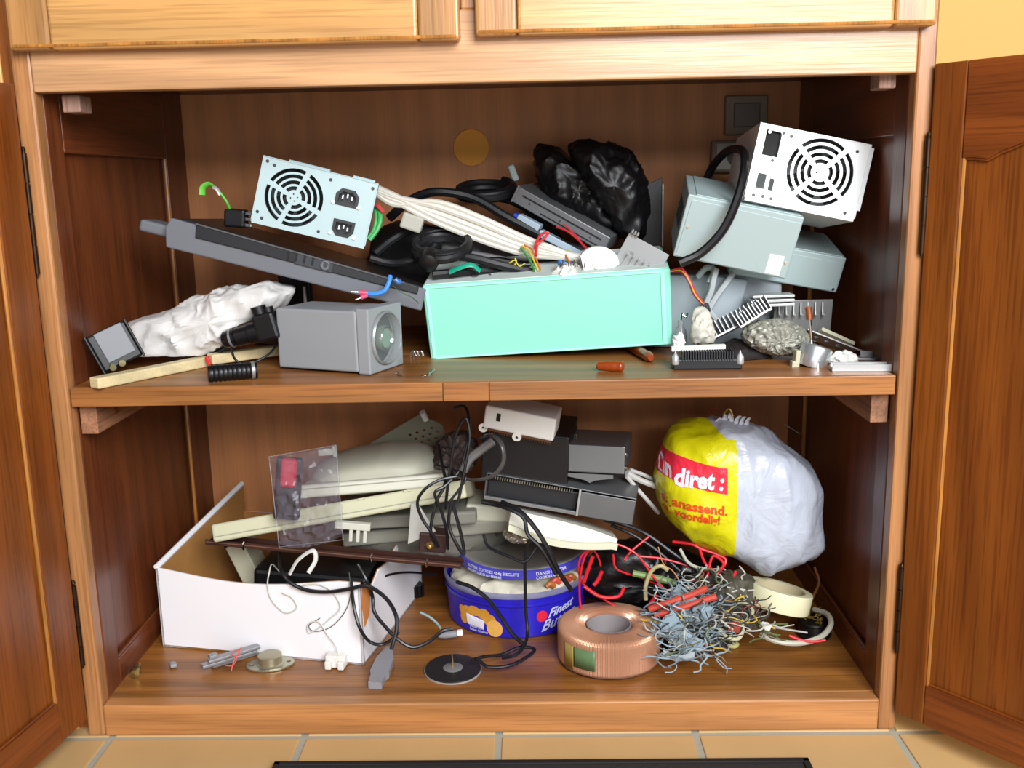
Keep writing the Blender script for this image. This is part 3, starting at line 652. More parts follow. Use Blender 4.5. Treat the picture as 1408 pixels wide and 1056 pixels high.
b, c = blob([(755, 382), (762, 368), (775, 360), (792, 364), (804, 378), (800, 388), (760, 390)], .165, .02, .005, 90, 48, 20, .7, 4)
tag(b.build('foam_scrap', mat('foam', '#cfcdc8', .8, bump=.5), smooth=True), 'crumpled whitish foam scrap on top of the turquoise box', 'scrap')
s = MB(); rr = random.Random(8)
for i in range(12): 
    x = 770+i*3; p = W(x, 370+rr.uniform(-3, 3), .15); s.cyl(p, p+Vector((rr.uniform(-.002, .002), 0, .010)), .0008, n=6)
tag(s.build('pin_row', chrome), 'row of bright metal pins standing by the white foam scrap', 'pins', kind='stuff')
b, c = blob([(588, 388), (600, 378), (640, 376), (668, 374), (700, 376), (730, 378), (735, 386), (690, 390), (600, 396)], .20, .03, .005, 60, 64, 18, .7, 6)
tag(b.build('wire_clump', mat('clump_grey', '#5e5c5a', .6, bump=.6), smooth=True), 'grey clump of wire ends along the top of the turquoise box', 'wire clump', kind='stuff')

# optical drive leaning
cdv = thing('disc_drive', 'dull grey metal disc drive sloping down to the right beneath the black bags', 'drive', fr((.622, .315, .603), (2.0, 29, -14)))
cm_ = mat('drive_metal', '#7d7e80', .42, .6, var=.15, vscale=25)
MB().box((0, 0, 0), (.150, .11, .0235)).build('casing', cm_, cdv, bev=.0012)
MB().box((-.076, 0, 0), (.003, .112, .026)).build('front_rim', cm_, cdv, bev=.001)
MB().box((.0, -.0555, .003), (.13, .001, .002)).box((.02, -.0555, -.007), (.1, .001, .0015)).build('side_groove', darkm, cdv)
s = MB(); [MB().cyl((x, -.0555, -.002), (x, -.0565, -.002), .0018, n=10).build('screw', chrome, cdv) for x in (-.05, .0, .05)]
pb = thing('pale_bracket', 'pale bluish bracket strip along the lower edge of the sloping drive', 'bracket', fr((.600, .262, .572), (0, 27, -14)))
MB().box((-.045, 0, .004), (.036, .02, .014)).box((.03, 0, .0), (.11, .02, .010)).build('strip', mat('bluewhite', '#9fb0bc', .4), pb, bev=.0015)
MB().box((-.0665, 0, .006), (.006, .018, .006)).build('blue_tip', mat('bluetip', '#2c46b4', .4), pb, bev=.001)

# black plastic bags
bb = mat('black_bag', '#0d0c0e', .42, bump=.5, bscale=35)
b, c = blob([(733, 210), (742, 198), (768, 203), (800, 228), (830, 262), (855, 300), (868, 330), (838, 325), (800, 300), (755, 276), (738, 245)], .34, .045, .006, 34, 150, 60, .6, 11, folds=0)
tag(b.build('black_bag', bb, smooth=True), 'rumpled black plastic bag, the smaller left one behind the drive', 'bag')
b, c = blob([(782, 200), (800, 192), (840, 196), (868, 210), (888, 245), (893, 290), (886, 325), (868, 335), (850, 322), (826, 285), (800, 245), (784, 215)], .31, .05, .006, 32, 150, 60, .6, 15, folds=0)
tag(b.build('black_bag', bb, smooth=True), 'larger black plastic bag rising to a rounded top, right of the smaller one', 'bag')
bp_ = thing('black_card', 'upright thin black card between the black bag and the grey power supplies', 'card', axes(W(898, 292, .32), Vector((1, .1, 0)), Vector((0, 1, 0))))
MB().plate([(-.020, -.05), (.012, -.05), (.013, .05), (-.006, .042), (-.020, .030)], [], .003).build('card', mat('card_dark', '#1b1617', .5), bp_, bev=.0005)
MB().box((.014, 0, -.005), (.002, .004, .09)).build('edge', alu, bp_)

# fan-like white round piece and slotted bracket
wk = thing('white_gear', 'white rounded plastic piece, cut like a wedge, next to the slotted bracket', 'plastic part', axes(W(822, 358, .17), Vector((1, 0, -.1)), Vector((0, 1, 0))))
pts = [(-.024, .004)]+[(.001+.027*math.cos(a), -.003+.022*math.sin(a)) for a in [math.pi*(1-i/14)*.95+.05 for i in range(15)]]+[(.014, -.014), (.008, -.010), (-.004, -.022), (-.016, -.020)]
MB().plate(pts, [], .018, Matrix.Translation((0, -.009, 0))).build('body', whitep, wk, bev=.002)
MB().cyl((0, -.009, -.004), (0, -.0125, -.004), .007, n=24).build('boss', whitep, wk, smooth=True)
br = thing('slotted_bracket', 'dull metal bracket plate with bent comb fingers, standing on the turquoise box right end', 'bracket', axes(W(884, 350, .165), W(925, 350, .16)-W(870, 320, .17), Vector((0, 1, 0))))
MB().plate(rect(-.030, -.036, .031, .016), [circle(-.014, -.006, .0022, 12)], .0018).build('plate', alu, br, bev=.0005)
for i in range(6):
    f_ = MB(); x = -.018+i*.008
    f_.tube(smooth_path([(x, -.0005, -.030+i*.001), (x+.001, -.004, -.012), (x+.001, -.010, -.006), (x+.001, -.013, -.009)]), .0014, 6); f_.build('finger', alu_b, br, smooth=True)
s = MB()
for i in range(3): s.tube(smooth_path([(-.028+i*.004, 0, .014), (-.027+i*.004, -.004, .022), (-.026+i*.004, -.008, .018)]), .0013, 6)
s.build('hook', alu_b, br, smooth=True)

# thick black power cord looping over the grey power supply
cable('looped_cable', [(935, 362, .10), (965, 347, .10), (995, 315, .10), (1015, 270, .105), (1024, 228, .125), (1020, 207, .17), (1000, 208, .22), (982, 226, .26), (972, 245, .28), (960, 262, .30)], .0058, mat('cord', '#151416', .35), 'thick black power cord looping over the blank grey-green power supply')
# wire harness red/yellow with black plug
for i, (cl, lb) in enumerate((('#b0243a', 'dark red wire of the harness right of the turquoise box'), ('#d8a82a', 'yellow wire of the harness right of the turquoise box'), ('#7a2038', 'maroon wire of the harness right of the turquoise box'))):
    cable('harness_wire', [(922, 372+i, .15), (938, 370+i*3, .135), (950-i*1.5, 388, .13), (958-i*2, 405, .13), (970-i, 420, .13)], .0013, mat('hw%d' % i, cl, .4), lb, 'wire', 'harness wires')
hp = thing('harness_plug', 'tiny black ridged plug on the red and yellow harness', 'plug', axes(W(970, 424, .128), Vector((1, .2, .35)), Vector((0, 1, 0))))
MB().box((0, 0, 0), (.011, .006, .012)).build('body', blackp, hp, bev=.0008)
s = MB(); [s.box((-.004+i*.0027, -.0034, 0), (.0012, .001, .011)) for i in range(4)]; s.build('ridges', mat('ridge', '#3c3c40', .4), hp)
# grey case behind with grey cables
gc = thing('grey_case', 'grey plastic case standing behind the fins, under the grey power supplies', 'case', fr((.822, .262, SZ+.052), (0, 0, -4)))
MB().box((0, .0, 0), (.185, .09, .102)).build('shell', mat('case_grey2', '#8c9498', .5), gc, bev=.004)
MB().plate([(-.03, -.03), (.0, .05), (.045, .045), (.03, -.02)], [], .012, Matrix.Translation((0, -.058, 0))).build('raised_panel', mat('case_grey3', '#9aa4aa', .45), gc, bev=.003)
gcm = mat('cable_grey', '#a4a9aa', .4)
for i, pts in enumerate(([(985, 370, .18), (981, 385, .175), (978, 400, .172), (972, 420, .17), (985, 440, .165), (993, 452, .16)], [(1008, 376, .19), (998, 390, .18), (985, 408, .175), (975, 425, .17)], [(960, 380, .2), (972, 368, .19), (982, 372, .19), (975, 390, .18)])):
    cable('grey_cable', pts, .0042, gcm, ['vertical grey cable in front of the grey case', 'diagonal grey cable in front of the grey case', 'short grey cable loop under the power supply'][i], 'cable', 'grey cables under the power supplies')

# finned heatsinks
def fins(name, label, M, w, d, h, n, mm, t=.0012, base=.003, cat='heatsink', kind='bars'):
    r = thing(name, label, cat, M)
    MB().box((0, 0, base/2), (w, d, base)).build('base_plate', mm, r, bev=.0004)
    for i in range(n):
        x = -w/2+t/2+(w-t)*i/(n-1); MB().box((x, 0, base+(h-base)/2), (t, d, h-base)).build('fin', mm, r)
    return r
fins('fin_heatsink', 'ribbed aluminium heatsink strip leaning up to the right across the crumpled lump', axes(W(1012, 452, .13), W(1058, 418, .135)-W(972, 462, .125), Vector((0, 1, -.4))), .105, .016, .022, 18, alu)
fins('fin_heatsink', 'short finned aluminium heatsink lying on top of the ribbed strip', axes(W(1038, 440, .115), W(1058, 420, .115)-W(1018, 445, .115), Vector((0, 1, -.4))), .042, .012, .019, 10, alu_b)
# stacked plates with hooked tabs
for i in range(3):
    a_ = W(1032, 407+i*6, .17-i*.003); b_ = W(1089, 405+i*6, .17-i*.003); d = b_-a_
    tag(MB().box((0, 0, 0), (d.length, .03, .0035), axes((a_+b_)/2, d, Vector((0, 1, 0)))).build('metal_strip', alu_b, bev=.0006), ['top', 'middle', 'lowest'][i]+' of three bright flat metal strips stacked above the lump', 'strip', 'three stacked strips')
hk = thing('hooked_plate', 'flat grey metal plate with a row of small hooked tabs, right side of shelf', 'plate', axes(W(1100, 437, .19), Vector((1, 0, 0)), Vector((0, 1, .15))))
MB().plate(rect(-.036, -.035, .043, .025), [], .002).build('plate', alu, hk, bev=.0004)
for i in range(7):
    x = -.030+i*.0098; f_ = MB(); f_.tube(smooth_path([(x, -.001, .022), (x, -.004, .010), (x+.0005, -.007, .004), (x+.001, -.009, .007)]), .0013, 6); f_.build('hooked_tab', alu_b, hk, smooth=True)
# crumpled grey lump
b, c = blob([(1019, 462), (1026, 450), (1045, 441), (1075, 440), (1100, 448), (1112, 462), (1110, 478), (1095, 486), (1068, 488), (1045, 482), (1028, 474)], .125, .03, .004, 130, 130, 50, .7, 21, zmin=SZ+.001)
tag(b.build('foil_lump', mat('foil', '#98978a', .42, .2, bump=.8, bscale=120), smooth=True), 'crumpled grey foil lump in front of the hooked plate', 'foil')
# potentiometer
pm = thing('potentiometer', 'silver potentiometer with a copper-tipped shaft, standing at the front right', 'potentiometer', axes(W(1116, 487, .075), Vector((1, .1, -.08)), Vector((0, 1, .0))))
Mq = Matrix.Identity(4)
MB().lathe([(0, -.016), (.0185, -.016), (.0195, -.014), (.0195, .010), (.018, .012), (0, .012)], 40, Matrix.Translation((.004, 0, 0)) @ Matrix.Rotation(.25, 4, 'Y') @ Matrix.Translation((0, 0, .0))).build('can', mat('can', '#cfd2d4', .28, .8), pm, smooth=True)
s = MB(); s.cyl((-.001, 0, .012), (-.009, 0, .048), .0022, n=14); s.build('shaft', chrome, pm, smooth=True)
s = MB(); s.cyl((-.008, 0, .044), (-.0115, 0, .060), .0040, n=18)
for i in range(5): s.cyl((-.0085-.0007*i, 0, .046+i*.0028), (-.0088-.0007*i, 0, .0472+i*.0028), .0046, n=18)
s.build('shaft_tip', copper, pm, smooth=True)
MB().box((-.020, -.002, -.006), (.006, .012, .022)).box((-.023, -.004, -.014), (.008, .010, .010)).build('terminal_block', mat('tb', '#b9b59a', .4), pm, bev=.001)
s = MB(); s.tube([(.002, -.018, -.006), (.003, -.020, -.018)], .0012, 6); s.build('pin', chrome, pm)
# flat metal parts at the right end
def scrap(name, label, px, py, Y, w, d, h, rot, mm, cat='metal part', holes=()):
    p = WZ(px, py, SZ+h/2+.0005) if Y is None else W(px, py, Y)
    t = thing(name, label, cat, fr(p, rot)); 
    MB().plate(rect(-w/2, -d/2, w/2, d/2), [circle(*q) for q in holes], h, Matrix.Rotation(math.pi/2, 4, 'X') @ Matrix.Translation((0, -h/2, 0))).build('plate', mm, t, bev=.0005); return t
t = scrap('guide_rail', 'pale silvery flat rail lying at the very right front of the shelf', 1185, 506, None, .075, .018, .005, (0, 0, -4), alu_b)
MB().box((0, -.008, .004), (.072, .002, .004)).box((0, .008, .004), (.072, .002, .004)).build('flange', alu_b, t)
t = scrap('thin_bracket', 'thin grey bracket lying behind the silvery rail', 1178, 492, None, .070, .020, .003, (0, 0, -12), alu, holes=[(-.02, 0, .003, 12), (.0, 0, .004, 12), (.02, .002, .003, 12)])
MB().box((.02, .009, .004), (.03, .002, .008)).build('lip', alu, t)
t = scrap('thin_bracket', 'dull metal bracket with square cutouts leaning behind the silver can', 1140, 470, .15, .070, .03, .002, (-25, 22, -8), alu, holes=[(-.018, 0, .005, 4), (-.004, 0, .005, 4), (.012, 0, .005, 4)])
t = scrap('cream_strip', 'cream plastic strip leaning on the right of the hooked plate', 1150, 464, .18, .05, .012, .005, (-30, 25, 0), creamp)
t = scrap('dark_strip', 'thin dark metal strip beside the wall at the right end', 1165, 478, .16, .075, .01, .002, (-20, 14, -10), mat('dark_metal', '#6f6660', .4, .5))
b, c = blob([(1140, 498), (1146, 486), (1160, 482), (1176, 488), (1180, 500), (1165, 508), (1148, 506)], .07, .012, .004, 120, 40, 18, .7, 31, zmin=SZ+.0005)
tag(b.build('clear_wrapper', mat('clear_wrap', '#cfcfc8', .25, bump=.5), smooth=True), 'crumpled pale wrapper beside the silvery rail', 'wrapper')
b, c = blob([(940, 500), (950, 486), (985, 478), (1010, 468), (1050, 470), (1065, 482), (1058, 492), (1030, 500), (1000, 498), (970, 505)], .15, .035, .004, 50, 60, 22, .6, 33, zmin=SZ+.001)
tag(b.build('dark_cloth', mat('dark_cloth', '#1d1614', .8, bump=.5), smooth=True), 'dark rag lying beneath the heatsinks and foil', 'cloth')
# black heatsink with fins at front
def black_sink():
    p = WZ(973, 507, SZ+.001)
    r = thing('black_heatsink', 'black finned heatsink lying at the shelf front with silver clips at both ends', 'heatsink', fr((p.x, p.y+.012, SZ+.001), (0, 0, -2)))
    MB().box((0, 0, .006), (.085, .030, .012)).build('base_block', blackp, r, bev=.001)
    for i in range(20): MB().box((-.031+i*.00325, -.004, .017), (.0011, .026, .011)).build('fin', mat('fin_dark', '#38383a', .4, .4), r)
    for sx in (-1, 1):
        MB().lathe([(0, 0), (.004, 0), (.005, .002), (.0045, .010), (.002, .013), (0, .018)], 12, Matrix.Translation((sx*.040, -.014, .006))).build('clip', alu_b, r, smooth=True)
black_sink()
wc = thing('pin_strip', 'long white-topped pin strip lying on the black heatsink', 'connector', axes(W(960, 478, .075), W(993, 474, .075)-W(928, 477, .075), Vector((0, 1, 0))))
MB().box((0, 0, 0), (.068, .008, .006)).build('strip', whitep, wc, bev=.001)
s = MB(); [s.cyl((-.030+i*.0026, 0, -.002), (-.030+i*.0026, -.004, -.016), .0006, n=6) for i in range(24)]; s.build('pins', chrome, wc)
b, c = blob([(925, 478), (926, 462), (935, 456), (942, 466), (940, 476), (932, 482)], .085, .010, .003, 150, 36, 16, .8, 2)
tag(b.build('white_stopper', mat('wstop', '#f4f2ee', .4), smooth=True), 'bright white stopper at the foot of the turquoise box', 'stopper')
b, c = blob([(950, 472), (949, 450), (954, 425), (965, 420), (975, 428), (980, 450), (984, 470), (972, 474)], .11, .014, .003, 90, 48, 24, .8, 5)
tag(b.build('glove_finger', mat('glove', '#c4c1b4', .7, bump=.4), smooth=True), 'pale crumpled finger-shaped piece standing behind the pin strip', 'cloth')
s = thing('hook_lamp', 'small glass bulb with chrome hook beside the turquoise box', 'bulb', fr(W(936, 455, .14)))
MB().lathe([(0, -.02), (.007, -.018), (.009, -.008), (.007, .002), (.004, .006), (.004, .014), (0, .015)], 24).build('bulb', mat('glassg', '#c8ccd0', .08, trans=.6), s, smooth=True)
MB().tube(smooth_path([(0, 0, .014), (.001, -.002, .022), (.006, -.003, .019), (.008, -.003, .024)]), .0016, 8).build('hook', chrome, s, smooth=True)
# amber screwdriver handles poking out beneath the turquoise box
amb = mat('amber', '#8a3a10', .25)
for i, (a_, b_) in enumerate((((895, 492), (845, 500)), ((858, 504), (820, 503)))):
    p0 = WZ(a_[0], a_[1], SZ+.007); p1 = WZ(b_[0], b_[1], SZ+.007)
    if i == 0: p1 = p0+Vector((-.02, .10, 0))
    o = MB().tube(smooth_path([p0, p0.lerp(p1, .3), p0.lerp(p1, .7), p1], 5), [.004, .0065, .007, .0068, .0066, .0068, .007, .0068, .0066, .0066, .0064, .006, .006, .0058, .0055, .003], 14)
    tag(o.build('amber_handle', amb, smooth=True), ['amber glossy handle end under the right part of the turquoise box', 'second amber handle lying along the turquoise box base'][i], 'handle')
# glass clip in front of housing
cable('clear_clip', [(545, 512, .05), (556, 520, .045), (575, 519, .045), (590, 515, .05), (596, 508, .07)], .0016, mat('glass', '#f4f8f8', .02, trans=1), 'thin clear plastic hoop between the grey housing and the turquoise box', 'hoop')
s = MB()
for x in (566, 570, 576): 
    p = W(x, 500, .08); s.tube(smooth_path([p, p+Vector((0, 0, .012)), p+Vector((.004, 0, .016)), p+Vector((.006, 0, .010))]), .0012, 6)
tag(s.build('wire_hooks', chrome, smooth=True), 'small chrome wire hooks in the gap left of the turquoise box', 'hooks', kind='stuff')
tag(MB().cyl(W(418, 394, .22), W(421, 428, .22), .0025, n=12).build('thin_rod', mat('rod', '#9a948c', .35, .5)), 'thin pale rod standing between the monitor and the grey housing', 'rod')
# ================================================================ lower compartment
cardw = mat('white_card', '#eceaec', .55, bump=.05, bscale=30); cardb = mat('brown_card', '#a8763c', .85, var=.15, vscale=30)
# open white carton
Mc_ = fr((.198, .263, .0005), (0, 0, -11.84)); w, d, h, t_ = .312, .262, .119, .0035
ct = thing('carton', 'open white cardboard box with a brown torn inside, left side of the cabinet bottom', 'box', Mc_)
def wall(pts_top, p0, p1, thick, name, inner=True):
    """upright wall from p0 to p1 (xy) whose top edge follows heights"""
    n = len(pts_top); P0 = Vector((p0[0], p0[1], 0)); P1 = Vector((p1[0], p1[1], 0)); nr = Vector((-(P1-P0).y, (P1-P0).x, 0)).normalized()
    for k_, (off, th_, mm, nm) in enumerate(((0, thick*.55, cardw, name), (thick*.55, thick*.45, cardb, name+'_lining'))):
        vs = []; fs = []
        for i, hh in enumerate(pts_top):
            u = i/(n-1); b0 = P0.lerp(P1, u)+nr*off; b1 = b0+nr*th_
            vs += [b0, b1, b1+Vector((0, 0, hh)), b0+Vector((0, 0, hh))]
        for i in range(n-1):
            a = i*4; e = a+4
            for q_ in range(4): fs.append((a+q_, a+(q_+1) % 4, e+(q_+1) % 4, e+q_))
        fs += [(3, 2, 1, 0), ((n-1)*4, (n-1)*4+1, (n-1)*4+2, (n-1)*4+3)]
        MB().add(vs, fs).build(nm, mm, ct)
wall([.122-.014*math.sin(math.pi*min(1, u/20*1.1))**1.2 for u in range(21)], (-w/2, -d/2), (w/2, -d/2), t_, 'front_wall')
wall([.121+.045*(1-i/7) for i in range(8)], (-w/2+.0, d/2), (-w/2, -d/2), t_, 'left_wall')
wall([.119, .095, .112, .108, .118, .120, .121, .121], (w/2, -d/2), (w/2, d/2), t_, 'right_wall')
wall([.119]*6, (w/2, d/2), (-w/2, d/2), t_, 'back_wall')
MB().box((0, 0, .0015), (w, d, .003)).build('base', cardb, ct)
MB().tube([(-w/2+.001, -d/2+.001, .122), (-w/2+.001, d/2, .167)], .0045, 8).build('left_rim', cardw, ct, smooth=True)
MB().plate([(0, -.02), (.006, -.058), (.018, -.045), (.024, -.01), (.020, .004), (.004, .003)], [], .0016, Matrix.Translation((w/2+.0005, -d/2+.002, .112)) @ Matrix.Rotation(R(80), 4, 'Z')).build('torn_flap', mat('torn', '#b9743a', .9, bump=.6), ct)
# things in the carton
b_ = thing('black_adapter', 'black plastic adapter lying inside the white carton', 'adapter', Mc_ @ fr((.045, -.02, .055), (0, 4, 8)))
MB().box((0, 0, .0), (.17, .11, .10)).build('body', blackp, b_, bev=.006)
cr = thing('cream_block', 'cream plastic block with a dark top inside the carton, left of the adapter', 'block', Mc_ @ fr((-.083, .02, .062), (0, -22, 10)))
MB().box((0, 0, 0), (.030, .05, .115)).build('body', creamp, cr, bev=.002)
MB().box((-.0125, -.0, .0585), (.006, .05, .004)).build('dark_cap', blackp, cr)
# white thin wires over carton front
ww = mat('thin_white_wire', '#cfcfc6', .5)
_n = (Mc_.to_3x3() @ Vector((0, -1, 0))); _o = Mc_ @ Vector((0, -d/2, 0))
WC = lambda x, y, off=.003: WP(x, y, _o+_n*off, _n)
cable('thin_white_wire', [WC(384, 786, -.05), WC(374, 776, -.02), WC(370, 788, .004), WC(368, 805), WC(374, 825), WC(392, 842), WC(408, 836), WC(402, 822), WC(388, 815)], .0010, ww, 'thin white wire curling over the carton front, left curl', 'wire')
cable('thin_white_wire', [WC(398, 790, .002), WC(410, 770, -.004), WC(430, 757, -.01), WC(434, 770, -.008), WC(424, 788, .002)], .0016, mat('rib_w', '#c9c9c2', .5), 'flat grey-white ribbon loop rising above the carton edge', 'wire', flat=2)
cable('thin_white_wire', [WC(400, 808), WC(432, 803), WC(455, 812), WC(468, 835), WC(452, 852), WC(440, 862), WC(425, 870), WC(424, 858), WC(438, 855), WC(450, 872, .004), WC(462, 888, .006), WC(466, 902, .012)], .0009, ww, 'thin white wire looping down the carton front to the small connector', 'wire')
cable('thin_dark_wire', [WC(480, 787), WC(482, 815), WC(475, 840), WC(455, 862), WC(432, 868), WC(425, 860), WC(440, 850)], .0006, mat('wdk', '#55554e', .5), 'hair-thin dark wire with a small loop on the carton front', 'wire')

# small things in front
def onf(px, py, z=0): return WZ(px, py, z)
t = thing('bullet_fuse', 'small brass-ended bulb-like fuse near the left wall', 'fuse', axes(onf(187, 922, .007), onf(190, 912, .007)-onf(184, 930, .007), Vector((0, 0, 1)).cross(Vector((0, 1, 0)))))
MB().lathe([(0, -.012), (.006, -.011), (.007, -.004), (.005, 0), (.005, .014), (0, .014)], 20, Matrix.Rotation(math.pi/2, 4, 'Y')).build('body', mat('fusebrass', '#8d7440', .3, .8), t, smooth=True)
tag(MB().box((0, 0, 0), (.009, .012, .006), fr(onf(238, 914, .0032), (0, 0, 30))).build('grey_chip', mat('chip', '#8f9092', .5), bev=.002), 'tiny grey plastic bit on the bottom board, left', 'chip')
t = thing('folded_bars', 'pair of dull grey folded metal bars lying before the carton', 'metal bar', axes(onf(315, 905, .010), onf(352, 893, .010)-onf(282, 914, .010), Vector((0, 1, 0))))
for i, (yy, zz) in enumerate(((0, 0), (-.004, .007), (.006, -.006))):
    MB().box((i*.006, yy, zz), (.078-i*.004, .012, .0052)).build('bar', mat('bar_grey', '#9a9a9c', .4, .5), t, bev=.0015)
MB().box((-.022, 0, .010), (.012, .010, .006)).build('nub', mat('bar_grey', '#9a9a9c', .4, .5), t, bev=.001)
cable('pink_wire', [(318, 922, .07), (322, 908, .075), (328, 898, .08), (332, 890, .085)], .0009, mat('pinkw', '#d05a5a', .5), 'thin red wire wound across the grey bars', 'wire')
cable('pink_wire', [(310, 915, .072), (320, 915, .072), (325, 905, .075), (318, 898, .08), (330, 893, .08)], .0007, mat('pinkw', '#d05a5a', .5), 'second thin red wire tangled with the first on the grey bars', 'wire')
# TO-3 like flanged cap
p = onf(372, 915, 0)
t = thing('flanged_cap', 'small silver flanged metal cap lying before the carton', 'transistor', fr((p.x, p.y, .0008), (0, 0, 12)))
A = [(.033*math.cos(2*math.pi*i/40)*1.0, .021*math.sin(2*math.pi*i/40)) for i in range(40)]
MB().plate(A, [circle(.025, 0, .003, 14), circle(-.025, 0, .003, 14)], .0028, Matrix.Translation((0, 0, .0028)) @ Matrix.Rotation(-math.pi/2, 4, 'X') @ Matrix.Identity(4)).build('flange', mat('ni', '#b5b09a', .3, .8), t, bev=.0004)
MB().lathe([(.0, .017), (.013, .017), (.0165, .0155), (.0165, .005), (.019, .003), (0, .003)], 36).build('can', mat('ni2', '#a6a088', .35, .7), t, smooth=True)
# white mini connector
p = onf(461, 922, 0)
t = thing('white_plug', 'small translucent white two-pin plug at the carton corner', 'plug', fr((p.x, p.y+.012, .001), (0, 0, -5)))
MB().box((0, 0, .009), (.028, .016, .018)).box((-.009, -.010, .006), (.009, .008, .012)).box((.009, -.010, .006), (.009, .008, .012)).build('body', mat('wplug', '#e0ddd6', .35), t, bev=.0018)

# black lead with grey rectangular plug
bc = mat('blk_cable', '#17171a', .35)
cable('black_lead', [(385, 762, .18), WC(386, 782, -.004), WC(397, 799, .006), WC(420, 811, .006), WC(450, 814, .006), WC(480, 810, .010), (505, 806, .095), (530, 822, .10), (544, 845, .085), (545, 865, .075), (540, 885, .065), (538, 893, .06)], .0028, bc, 'black lead arching over the carton edge down to the grey plug')
pg = thing('grey_plug', 'flat grey computer plug lying near the front edge', 'plug', axes(onf(526, 917, .008), onf(518, 944, .006)-onf(538, 894, .012), Vector((1, .3, 0))))
ll = (onf(518, 944, .006)-onf(538, 894, .012)).length
dgp = mat('plug_grey', '#8c8c90', .4)
MB().plate([(-ll*.5, -.004), (-ll*.18, -.012), (ll*.2, -.013), (ll*.28, -.010), (ll*.5, -.009), (ll*.5, .009), (ll*.28, .010), (ll*.2, .013), (-ll*.18, .012), (-ll*.5, .004)], [], .010, Matrix.Rotation(math.pi/2, 4, 'X') @ Matrix.Translation((0, -.005, 0))).build('shell', dgp, pg, bev=.002)
pgM = pg.matrix_world
cable('black_lead', [(492, 776, .12), (505, 800, .11), (512, 820, .12), (515, 842, .11), (530, 862, .11), (548, 880, .11), (568, 890, .11), (590, 882, .115), (608, 868, .12), (622, 865, .125)], .0026, bc, 'black lead running from the carton corner to the white-tipped jack')
cable('black_lead', [WC(483, 800, .006), WC(486, 830, .008), (494, 862, .085), (508, 882, .09), (525, 886, .09), (540, 878, .10), (548, 868, .105)], .0024, bc, 'thin black lead looping down beside the carton')
cable('black_lead', [(505, 808, .16), (530, 792, .2), (560, 787, .24), (600, 790, .28)], .0018, bc, 'thin black lead going back behind the blue tub')
jk = thing('jack_plug', 'grey jack plug with a bright white tip in front of the blue tub', 'plug', axes(onf(622, 872, .014), Vector((1, .05, .1)), Vector((0, 1, 0))))
MB().lathe([(0, -.020), (.003, -.020), (.005, -.010), (.005, .006), (0, .007)], 18, Matrix.Rotation(math.pi/2, 4, 'Y')).build('sleeve', dgp, jk, smooth=True)
MB().box((.011, 0, .001), (.009, .008, .008)).build('white_tip', mat('tipw', '#fafafa', .3), jk, bev=.002)
cable('blue_grey_wire', [(578, 842, .17), (590, 848, .165), (600, 856, .16), (606, 864, .15)], .0018, mat('bgw', '#8ba0a2', .5), 'short frayed blue-grey wire left of the tub', 'wire')
cb = thing('black_comb', 'black comb-like connector behind the carton, on the bottom board', 'connector', axes(WZ(562, 812, .012), Vector((1, .55, 0)), Vector((-.5, 1, 0))))
MB().box((0, 0, 0), (.045, .025, .022)).build('body', blackp, cb, bev=.002)
for i in range(6): MB().box((-.017+i*.007, -.014, .002), (.003, .006, .018)).build('tooth', blackp, cb)

# brown rod / metal rail across the carton
ra = W(287, 744, .20); rb_ = W(636, 777, .15)
rl = thing('brown_rail', 'long dark brown metal rail resting across the carton and the blue tub', 'rail', axes((ra+rb_)/2, rb_-ra, Vector((0, 1, 0))))
lr = (rb_-ra).length; brn = mat('brown_rail', '#4a2f28', .35, .3)
MB().box((0, 0, 0), (lr, .022, .003)).box((0, -.011, .003), (lr, .002, .008)).box((0, .010, .003), (lr, .002, .008)).build('channel', brn, rl, bev=.0006)
MB().box((0, -.0125, .004), (lr*.99, .001, .0015)).build('highlight_edge', mat('brown_edge', '#8a6a5a', .3, .5), rl)
s = MB(); [s.tube(smooth_path([(x, -.013, -.002), (x, -.016, .004), (x+.002, -.014, .010)]), .0016, 6) for x in (-.13, .06, .14)]; s.build('clip', chrome, rl, smooth=True)
# brown small transformer-like block
bk = thing('brown_block', 'small dark brown block with a brass stud at the end of the rail', 'component', axes(W(596, 742, .17), Vector((1, 0, -.1)), Vector((0, 1, 0))))
MB().box((0, 0, 0), (.038, .03, .028)).build('body', mat('brown_dk', '#3b2420', .5), bk, bev=.002)
MB().lathe([(0, -.004), (.005, -.003), (.006, .003), (.003, .008), (0, .009)], 16, Matrix.Translation((-.003, -.017, -.002)) @ Matrix.Rotation(math.pi/2, 4, 'X')).build('brass_stud', mat('stud', '#c9a45a', .3, .8), bk, smooth=True)

# cream casings / keyboards stacked above the carton
def slab(name, label, p0, p1, Y0, Y1, dep, th, mm, cat='casing', bev=.004, tilt=.0, hint=None):
    a = W(*p0, Y0); b = W(*p1, Y1); M_ = axes((a+b)/2, b-a, hint or Vector((0, 1, tilt)))
    t = thing(name, label, cat, M_); l = (b-a).length
    MB().box((0, dep/2, 0), (l, dep, th)).build('shell', mm, t, bev=bev, seg=3); return t, l
cr1 = mat('cream_1', '#c3c2a4', .5); cr2 = mat('cream_2', '#cfcdbe', .5); cr3 = mat('grey_cream', '#9c9a88', .5)
t, l = slab('cream_casing', 'long narrow cream plastic casing, lower of the two, reaching furthest left', (291, 734), (640, 672), .17, .17, .13, .026, cr1, tilt=-.30)
MB().box((0, -.0008, -.005), (l*.97, .002, .0012)).build('seam', cr3, t)
s = MB(); s.box((l*.1, -.001, .0115), (.01, .004, .002)); s.box((l*.28, -.001, .0115), (.01, .004, .002)); s.build('latch', cr1, t)
t, l = slab('cream_casing', 'white-cream plastic casing lying on top of the longer cream one', (411, 677), (612, 660), .185, .185, .10, .019, cr2, tilt=-.16)
